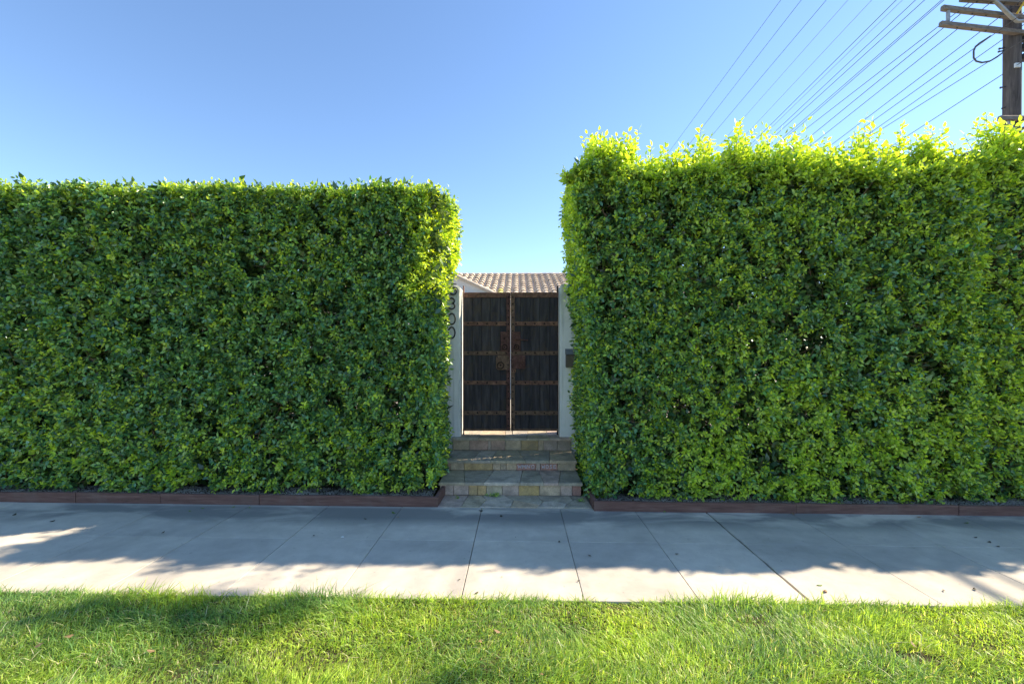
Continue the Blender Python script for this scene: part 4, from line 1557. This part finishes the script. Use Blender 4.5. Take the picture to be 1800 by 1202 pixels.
GA, GB, GC = (0.20, 0.36, 0.12), (0.52, 0.66, 0.12), (0.74, 0.68, 0.46)
parts_ = [
    blades(76000, (-3.9, 3.9), (2.1, WALK_F - 0.01), 0.026, 0.058, 0.0046, (GA, GB, GC), 0.05),
    blades(20000, (-3.9, 3.9), (2.1, WALK_F - 0.01), 0.012, 0.03, 0.005, ((0.07, 0.12, 0.03), (0.14, 0.18, 0.05), GC), 0.45),
    blades(6000, (-3.9, 3.9), (2.1, WALK_F - 0.005), 0.05, 0.09, 0.0046, (GA, (0.23, 0.33, 0.04), GC), 0.06),
    blades(3200, (-4.6, 4.6), (WALK_F - 0.05, WALK_F + 0.012), 0.03, 0.085, 0.0045, (GA, GB, GC), 0.04),
    blades(26000, (-8, 8), (0.2, 2.1), 0.035, 0.07, 0.012, (GA, GB, GC), 0.08),
    blades(8000, (-8, -3.9), (2.1, WALK_F), 0.03, 0.065, 0.009, (GA, GB, GC), 0.08),
    blades(8000, (3.9, 8), (2.1, WALK_F), 0.03, 0.065, 0.009, (GA, GB, GC), 0.08),
]
off, VV, FF, CC = 0, [], [], []
for V, F, C in parts_:
    VV.append(V); FF.append(F + off); CC.append(C); off += len(V)
go = link_obj('grass', np_mesh('grass', np.concatenate(VV), np.concatenate(FF), M['grass'], np.concatenate(CC)))
tag(go, 'bright green uneven lawn grass in the strip before the sidewalk', 'grass', kind='stuff')

# ------------------------------------------------------------------ street tree on the verge, right of the view; its boughs shade the lawn
tree = empty('street_tree', (7.7, 1.5, -0.05))
tag(tree, 'leafy street tree standing on the grass verge right of the view', 'tree')
tinv = Matrix.Translation(tree.location).inverted()
tm = MB().tube([(7.7, 1.5, -0.1), (7.68, 1.55, 1.2), (7.6, 1.6, 2.6), (7.62, 1.75, 4.0), (7.55, 1.9, 5.4), (7.5, 2.0, 6.8)], [0.21, 0.17, 0.15, 0.13, 0.09, 0.05], 10)
o = tm.build('trunk', M['bark'], tree, True); o.matrix_parent_inverse = tinv
BOUGHS = [((7.62, 1.75, 4.0), (6.9, 3.6, 5.6), (6.08, 5.43, 6.66)), ((7.6, 1.8, 4.6), (7.75, 3.4, 5.9), (7.88, 4.9, 6.66)), ((7.55, 1.9, 5.2), (8.6, 1.4, 6.2), (9.2, 1.2, 7.0)), ((7.6, 1.7, 4.2), (6.6, 1.0, 5.6), (6.0, 0.5, 6.6))]
CL = [((7.4, 1.7, 7.6), (1.6, 1.5, 1.2), 260), ((8.6, 1.2, 7.0), (1.1, 1.0, 0.9), 120), ((6.4, 0.8, 6.8), (1.1, 1.0, 0.9), 120),
      ((6.10, 5.45, 6.66), (0.48, 0.20, 0.33), 66), ((6.5, 5.30, 6.55), (0.35, 0.14, 0.2), 26), ((5.6, 5.42, 6.7), (0.3, 0.14, 0.2), 24), ((7.80, 4.72, 6.60), (0.24, 0.12, 0.16), 22)]
bm_ = MB()
for a, b, c in BOUGHS:
    bm_.tube([a, b, c], [0.05, 0.03, 0.012], 6)
o = bm_.build('boughs', M['bark'], tree, True); o.matrix_parent_inverse = tinv
Lt = []
for c, r, n in CL:
    base = np.array(c) + rng.normal(0, 0.42, (n, 3)) * np.array(r)
    Lt.append(make_shoots(base, rng.normal(0, 1, (n, 3)) + np.array([0, 0, 0.4]), rng.uniform(0.1, 0.25, n), 8, rng.uniform(0, 0.3, n), 0.085))
P, T, Nn, S, C = [np.concatenate(q) for q in zip(*Lt)]
V, F, _ = leaf_mesh_arrays(P, T, Nn, S, SIMPLE_V, SIMPLE_F)
o = link_obj('crown', np_mesh('crown', V, F, M['leaf'], np.repeat(C, 4, axis=0)), tree)
o.matrix_parent_inverse = tinv
tag(o, kind='stuff')

# ------------------------------------------------------------------ small plants and fallen leaves
def weed(px, py, Y, n, size, label, spread=0.05):
    c = at(px, py, Y)
    root = empty('weed', (c.x, Y, 0.006 + 0 * gz(c.x)))
    tag(root, label, 'plant', 'weeds on the stone apron')
    base = np.tile(np.array([[c.x, Y, 0.004]]), (n, 1)) + rng.normal(0, 1, (n, 3)) * np.array([[spread, spread * 0.3, 0]])
    P, T, Nn, S, C = make_shoots(base, np.stack([rng.normal(0, 0.6, n), rng.normal(-0.3, 0.5, n), np.ones(n) * 0.8], 1), rng.uniform(0.02, 0.05, n), 5, rng.uniform(0.0, 0.45, n), size)
    V, F, _ = leaf_mesh_arrays(P, T, Nn, S)
    o = link_obj('leaves', np_mesh('leaves', V, F, M['leaf'], np.repeat(C, len(LEAF_V), axis=0)), root)
    o.matrix_parent_inverse = Matrix.Translation(root.location).inverted()
    tag(o, kind='stuff')
weed(866, 869, 5.27, 14, 0.026, 'leafy green weed at the middle foot of the lowest riser', 0.045)
weed(778, 869, 5.27, 7, 0.022, 'small green weed at the corner of edging and lowest riser', 0.02)
weed(1017, 882, 5.10, 8, 0.022, 'low green weed on the apron beside the angled edging board', 0.03)
weed(803, 876, 5.18, 5, 0.02, 'tiny yellow green weed lying on the mauve apron stone', 0.02)

FL = {k: MB().add(LEAF_V * np.array([1, 1, -1.2]), [tuple(f) for f in LEAF_F]).mesh('fallen_leaf', M[m]) for k, m in (('green', 'green_leaf'), ('brown', 'dry_leaf'), ('dark', 'dark_leaf'))}
FALLEN = [(1436, 1029, 'green', .055, 'green fallen leaf on the sunlit sidewalk by the wide crack'), (1452, 1038, 'brown', .06, 'curled brown leaf next to the green leaf on sunlit sidewalk'),
          (1658, 1037, 'dark', .035, None), (1714, 1038, 'dark', .045, None), (1702, 919, 'green', .06, 'green leaf on the shaded sidewalk under the far edging joint'), (1738, 954, 'dark', .055, None), (1752, 961, 'dark', .045, None), (1711, 945, 'dark', .045, None),
          (22, 907, 'dark', .06, None), (97, 915, 'dark', .06, None), (283, 938, 'dark', .045, None), (332, 898, 'green', .05, 'green leaf on shaded walk near the hanging sprig, first of the row'), (360, 894, 'green', .05, None), (407, 893, 'green', .05, None), (440, 893, 'green', .045, None), (574, 886, 'green', .06, None),
          (532, 886, 'green', .05, None), (690, 900, 'green', .075, None), (702, 909, 'brown', .035, None), (645, 913, 'dark', .04, None), (551, 941, 'dark', .04, None), (849, 898, 'dark', .07, None), (882, 909, 'dark', .06, None),
          (983, 954, 'dark', .04, None), (1040, 978, 'dark', .04, None), (1041, 979, 'dark', .035, None), (906, 945, 'dark', .02, None), (841, 1041, 'dark', .04, None), (1014, 1022, 'dark', .03, None), (1186, 974, 'dark', .04, None), (1170, 901, 'green', .06, None),
          (1398, 906, 'brown', .06, None), (1610, 909, 'brown', .06, None), (805, 1020, 'dark', .025, None), (884, 1015, 'brown', .02, None), (1268, 1060, 'dark', .04, None), (1192, 974, 'dark', .03, None)]
def nth(i, n):
    if i == 0: return 'leftmost'
    if i == n - 1: return 'rightmost'
    return ['', 'second', 'third', 'fourth', 'fifth', 'sixth', 'seventh', 'eighth', 'ninth', 'tenth', 'eleventh', 'twelfth', 'thirteenth', 'fourteenth', 'fifteenth', 'sixteenth', 'seventeenth', 'eighteenth'][i] + ' from the left'


FALLEN = [f for i, f in enumerate(FALLEN) if all(abs(f[0] - g_[0]) + abs(f[1] - g_[1]) > 8 for g_ in FALLEN[:i])]
ROW = {}
for f in FALLEN:
    if not f[4]: ROW.setdefault((f[2], f[1] > 978), []).append(f[0])
for (px, py, kind, s, lab) in FALLEN:
    Y = CAMZ * 800 / (py - 615)
    for _ in range(3):
        p = at(px, py, Y)
        Y *= (CAMZ - gz(p.x)) / (CAMZ - p.z) if abs(CAMZ - p.z) > 1e-6 else 1
    p = at(px, py, Y)
    o = bpy.data.objects.new('fallen_leaf', FL[kind])
    COL.objects.link(o)
    o.location = (p.x, p.y, gz(p.x) + 0.006 + s * 0.05)
    o.rotation_euler = (rnd.uniform(-0.15, 0.15), rnd.uniform(-0.2, 0.2), rnd.uniform(0, 6.28))
    o.scale = (s * 0.85,) * 3
    sunny = py > 978
    where = 'sunlit' if sunny else 'shaded'
    if not lab:
        row = sorted(ROW[(kind, sunny)])
        lab = nth(row.index(px), len(row)) + (' of the %s leaves lying on the %s sidewalk' % ({'green': 'small green', 'brown': 'dry brown', 'dark': 'small dark dried'}[kind], where))
    tag(o, lab, 'leaf', '%s fallen leaves on %s pavement' % (kind, where))
DRY = ((60, 1150), (130, 1128), (258, 1152), (845, 1130), (880, 1112), (952, 1180), (1612, 1128))
for i, (px, py) in enumerate(DRY):
    Y = CAMZ * 800 / (py - 615) - 0.06
    p = at(px, py, Y)
    o = bpy.data.objects.new('dry_leaf', FL['brown'])
    COL.objects.link(o)
    o.location = (p.x, Y, gz(p.x) + 0.042)
    o.rotation_euler = (rnd.uniform(-0.4, 0.4), rnd.uniform(-0.4, 0.4), rnd.uniform(0, 6.28))
    o.scale = (.045,) * 3
    tag(o, nth(i, 7) + ' of the dry tan leaves caught among the lawn grass', 'leaf', 'dry leaves in the grass')

# ------------------------------------------------------------------ utility pole
PY = 9.6
pc = at(1778.5, 120, PY)
pole = empty('utility_pole', (pc.x, PY, 0.4))
tag(pole, 'dark wooden utility pole with crossarms rising behind the hedge', 'utility pole')
pinv = Matrix.Translation(pole.location).inverted()
def ppart(mb, name, mat, smooth=False):
    o = mb.build(name, mat, pole, smooth)
    o.matrix_parent_inverse = pinv
    return o
rp = 16.7 * PY / 800 / 1.42
mb = MB()
mb.tube([(pc.x + 0.01 * math.sin(k), PY, 0.3 + k * 1.0) for k in range(14)], [rp * (1.06 - 0.010 * k) for k in range(14)], 20)
ppart(mb, 'pole_shaft', M['pole'], True)


def arm(p0, q0, p1, q1, Ya, Yb, hgt, dep, name='crossarm', mat='arm', ext=1.0):
    a, b = at(p0, q0, Ya), at(p1, q1, Yb)
    b = a + (b - a) * ext
    d = (b - a).normalized()
    side = Vector((-d.y, d.x, 0)).normalized() * dep
    up = Vector((0, 0, hgt))
    mb = MB()
    e = 0.02
    prof = [(-0.5, -0.5), (0.5, -0.5), (0.5, 0.3), (0.3, 0.5), (-0.3, 0.5), (-0.5, 0.3)]
    vs = [a + side * p + up * q for p, q in prof] + [b + side * p + up * q for p, q in prof]
    n = len(prof)
    fs = [(i, (i + 1) % n, n + (i + 1) % n, n + i) for i in range(n)] + [tuple(range(n))[::-1], tuple(range(n, 2 * n))]
    mb.add(vs, fs)
    o = ppart(mb, name, M[mat])
    # bolt holes seen on the underside
    for k in range(4):
        p = a.lerp(b, 0.12 + 0.11 * k) - up * 0.5
        MB().dome(p + Vector((0, 0, -0.001)), 0.018, 0.02, (0, 0, -1), 6).build('bolt', M['dark_steel'], o).matrix_parent_inverse = Matrix.Identity(4)
    return o


arm(1657, 14, 1763, 27, PY - 0.52, PY - 0.22, 0.09, 0.085, ext=2.1)
arm(1654, 42, 1763, 54, PY - 0.52, PY - 0.22, 0.09, 0.085, ext=2.1)
arm(1690, -3, 1800, 4, PY - 0.50, PY - 0.26, 0.10, 0.095, ext=2.0)
arm(1757, 208, 1800, 208, PY - 0.27, PY - 0.2, 0.09, 0.08, ext=2.2)
a, b = at(1667, 18, PY - 0.50), at(1665, 38, PY - 0.50)
mb = MB().box((a.x - 0.03, a.y - 0.02, b.z), (a.x + 0.02, a.y + 0.02, a.z))
ppart(mb, 'spacer_strut', M['steel'])
mb = MB().tube([at(1741, -6, PY - 0.42), at(1752, 5, PY - 0.40), at(1778, 30, PY - 0.36), at(1788, 38, PY - 0.34), at(1815, 36, PY - 0.36), at(1850, 30, PY - 0.4)], 0.035, 8)
ppart(mb, 'steel_brace', M['steel'], True)
mb = MB().tube([at(1770, 212, PY - 0.25), at(1783, 226, PY - 0.23), at(1792, 240, PY - 0.22)], 0.02, 6)
ppart(mb, 'lower_brace', M['steel'], True)
mb = MB().box(tuple(at(1785.5, 118, PY - 0.165)), tuple(at(1791.5, 112.5, PY - 0.13)))
ppart(mb, 'number_plate', M['tag'])
for (q, dx) in ((86, 12), (91, 13), (154, 10), (190, 7)):
    c = at(1764, q, PY)
    mb = MB().tube([(c.x, PY - 0.03, c.z), (c.x - dx * PY / 800, PY - 0.06, c.z - 0.04)], 0.014, 6)
    mb.dome((c.x - dx * PY / 800, PY - 0.06, c.z - 0.04), 0.024, 0.02, (-1, 0, -0.2), 6)
    ppart(mb, 'climbing_step', M['dark_steel'])
for (q) in (66, 82, 100):
    c = at(1797, q, PY - 0.05)
    mb = MB().box((c.x - 0.02, PY - 0.1, c.z - 0.06), (c.x + 0.25, PY + 0.05, c.z + 0.05), 0.01)
    ppart(mb, 'bracket', M['dark_steel'])
c0, c1 = at(1788, 24, PY - 0.38), at(1802, 2, PY - 0.38)
mb = MB().tube([c0, c1], 0.02, 6)
ppart(mb, 'yellow_guard', M['yellow'])
loop = [(1741, 64), (1730, 71), (1722, 76), (1715, 82), (1711.5, 90), (1711.5, 102), (1716, 108), (1726, 110.5), (1740, 108), (1752, 101), (1764, 92)]
mb = MB().tube([at(p, q, PY - 0.3) for p, q in loop], 0.016, 6)
ppart(mb, 'cable_loop', M['wire'], True)

# ------------------------------------------------------------------ overhead wires (running away from the street)
def wire(p1, q1, p2, q2, X, r, label, mat='wire'):
    """a line that hangs in the vertical plane x = X, seen passing (p1,q1) and (p2,q2)"""
    pts = []
    for (p, q) in ((p1, q1), (p2, q2)):
        u = (p - 900) / 800.0
        t = (u * math.cos(YAW) - math.sin(YAW)) / (u * math.sin(YAW) + math.cos(YAW))
        pts.append(at(p, q, X / t))
    a, b = pts
    d = b - a
    d /= d.y
    n0 = a + d * (-a.y - 6.0)
    f0 = b + d * 14
    path = []
    for i in range(13):
        t = i / 12
        path.append(n0.lerp(f0, t))
    # light sag outside the two fixed points
    o = MB().tube(path, r, 5).build('power_line', M[mat], smooth=True)
    o['label'] = label
    o['category'] = 'wire'
    o['group'] = 'overhead wires'
    return o


W = [(1373, 0, 1183, 258, 8.9, .008, 'wire', 'leftmost of the overhead wires above the sprouting hedge'),
     (1409, 0, 1210, 256, 9.2, .008, 'wire', 'second overhead wire from the left'),
     (1453, 0, 1247, 244, 9.6, .008, 'wire', 'third overhead wire from the left, dark'),
     (1491, 0, 1299, 217, 9.4, .006, 'wire_pale', 'faint fourth overhead wire from the left'),
     (1533, 0, 1313, 235, 9.6, .006, 'wire_pale', 'faint fifth overhead wire from the left'),
     (1576, 0, 1322, 252, 9.7, .0085, 'wire', 'dark sixth overhead wire from the left'),
     (1587, 0, 1331, 249, 10.0, .006, 'wire_pale', 'faint seventh overhead wire close beside a darker one'),
     (1610, 0, 1327, 265, 9.8, .008, 'wire', 'eighth overhead wire from the left'),
     (1626, 0, 1338, 261, 10.2, .0085, 'wire', 'ninth overhead wire from the left'),
     (1656, 0, 1361, 256, 9.6, .008, 'wire', 'upper one of the close pair of overhead wires'),
     (1660, 0, 1363, 259, 9.7, .008, 'wire', 'lower one of the close pair of overhead wires'),
     (1652, 45, 1388, 249, 9.2, .008, 'wire', 'overhead wire running up to the tip of the lower crossarm'),
     (1654, 53, 1405, 256, 9.3, .0085, 'wire', 'overhead wire just below the tip of the lower crossarm'),
     (1685, 50, 1434, 249, 9.5, .008, 'wire', 'overhead wire meeting the lower crossarm near its tip bolts'),
     (1730, 51, 1451, 263, 9.8, .008, 'wire', 'overhead wire meeting the lower crossarm close to the pole'),
     (1713, 85, 1469, 260, 9.6, .0078, 'wire', 'overhead wire that meets the hanging cable loop'),
     (1761, 71, 1490, 262, 10.2, .0078, 'wire', 'overhead wire reaching the pole above the climbing steps'),
     (1736, 110, 1544, 231, 10.0, .0078, 'wire', 'overhead wire crossing below the hanging cable loop'),
     (1761, 132, 1597, 238, 10.2, .008, 'wire', 'lowest thin overhead wire reaching the pole'),
     (1711, 265, 1660, 288, 12.5, .04, 'wire', 'upper thick telephone cable low behind the hedge shoots'),
     (1726, 270, 1672, 294, 12.9, .026, 'wire', 'lower thick telephone cable low behind the hedge shoots')]
for (p1, q1, p2, q2, X, r, m, lab) in W:
    wire(p1, q1, p2, q2, X, r, lab, m)

# small white chip lying on the walk
p = at(602, 948, CAMZ * 800 / (948 - 615))
mb = MB().slab([(-0.012, -0.008), (0.014, -0.006), (0.011, 0.009), (-0.008, 0.010)], 0.006, 0.002, O=(0, 0, 0))
o = mb.build('white_chip', M['chip'], loc=(p.x, p.y, gz(p.x) + 0.003))
tag(o, 'tiny white chip lying on the shaded sidewalk', 'chip')
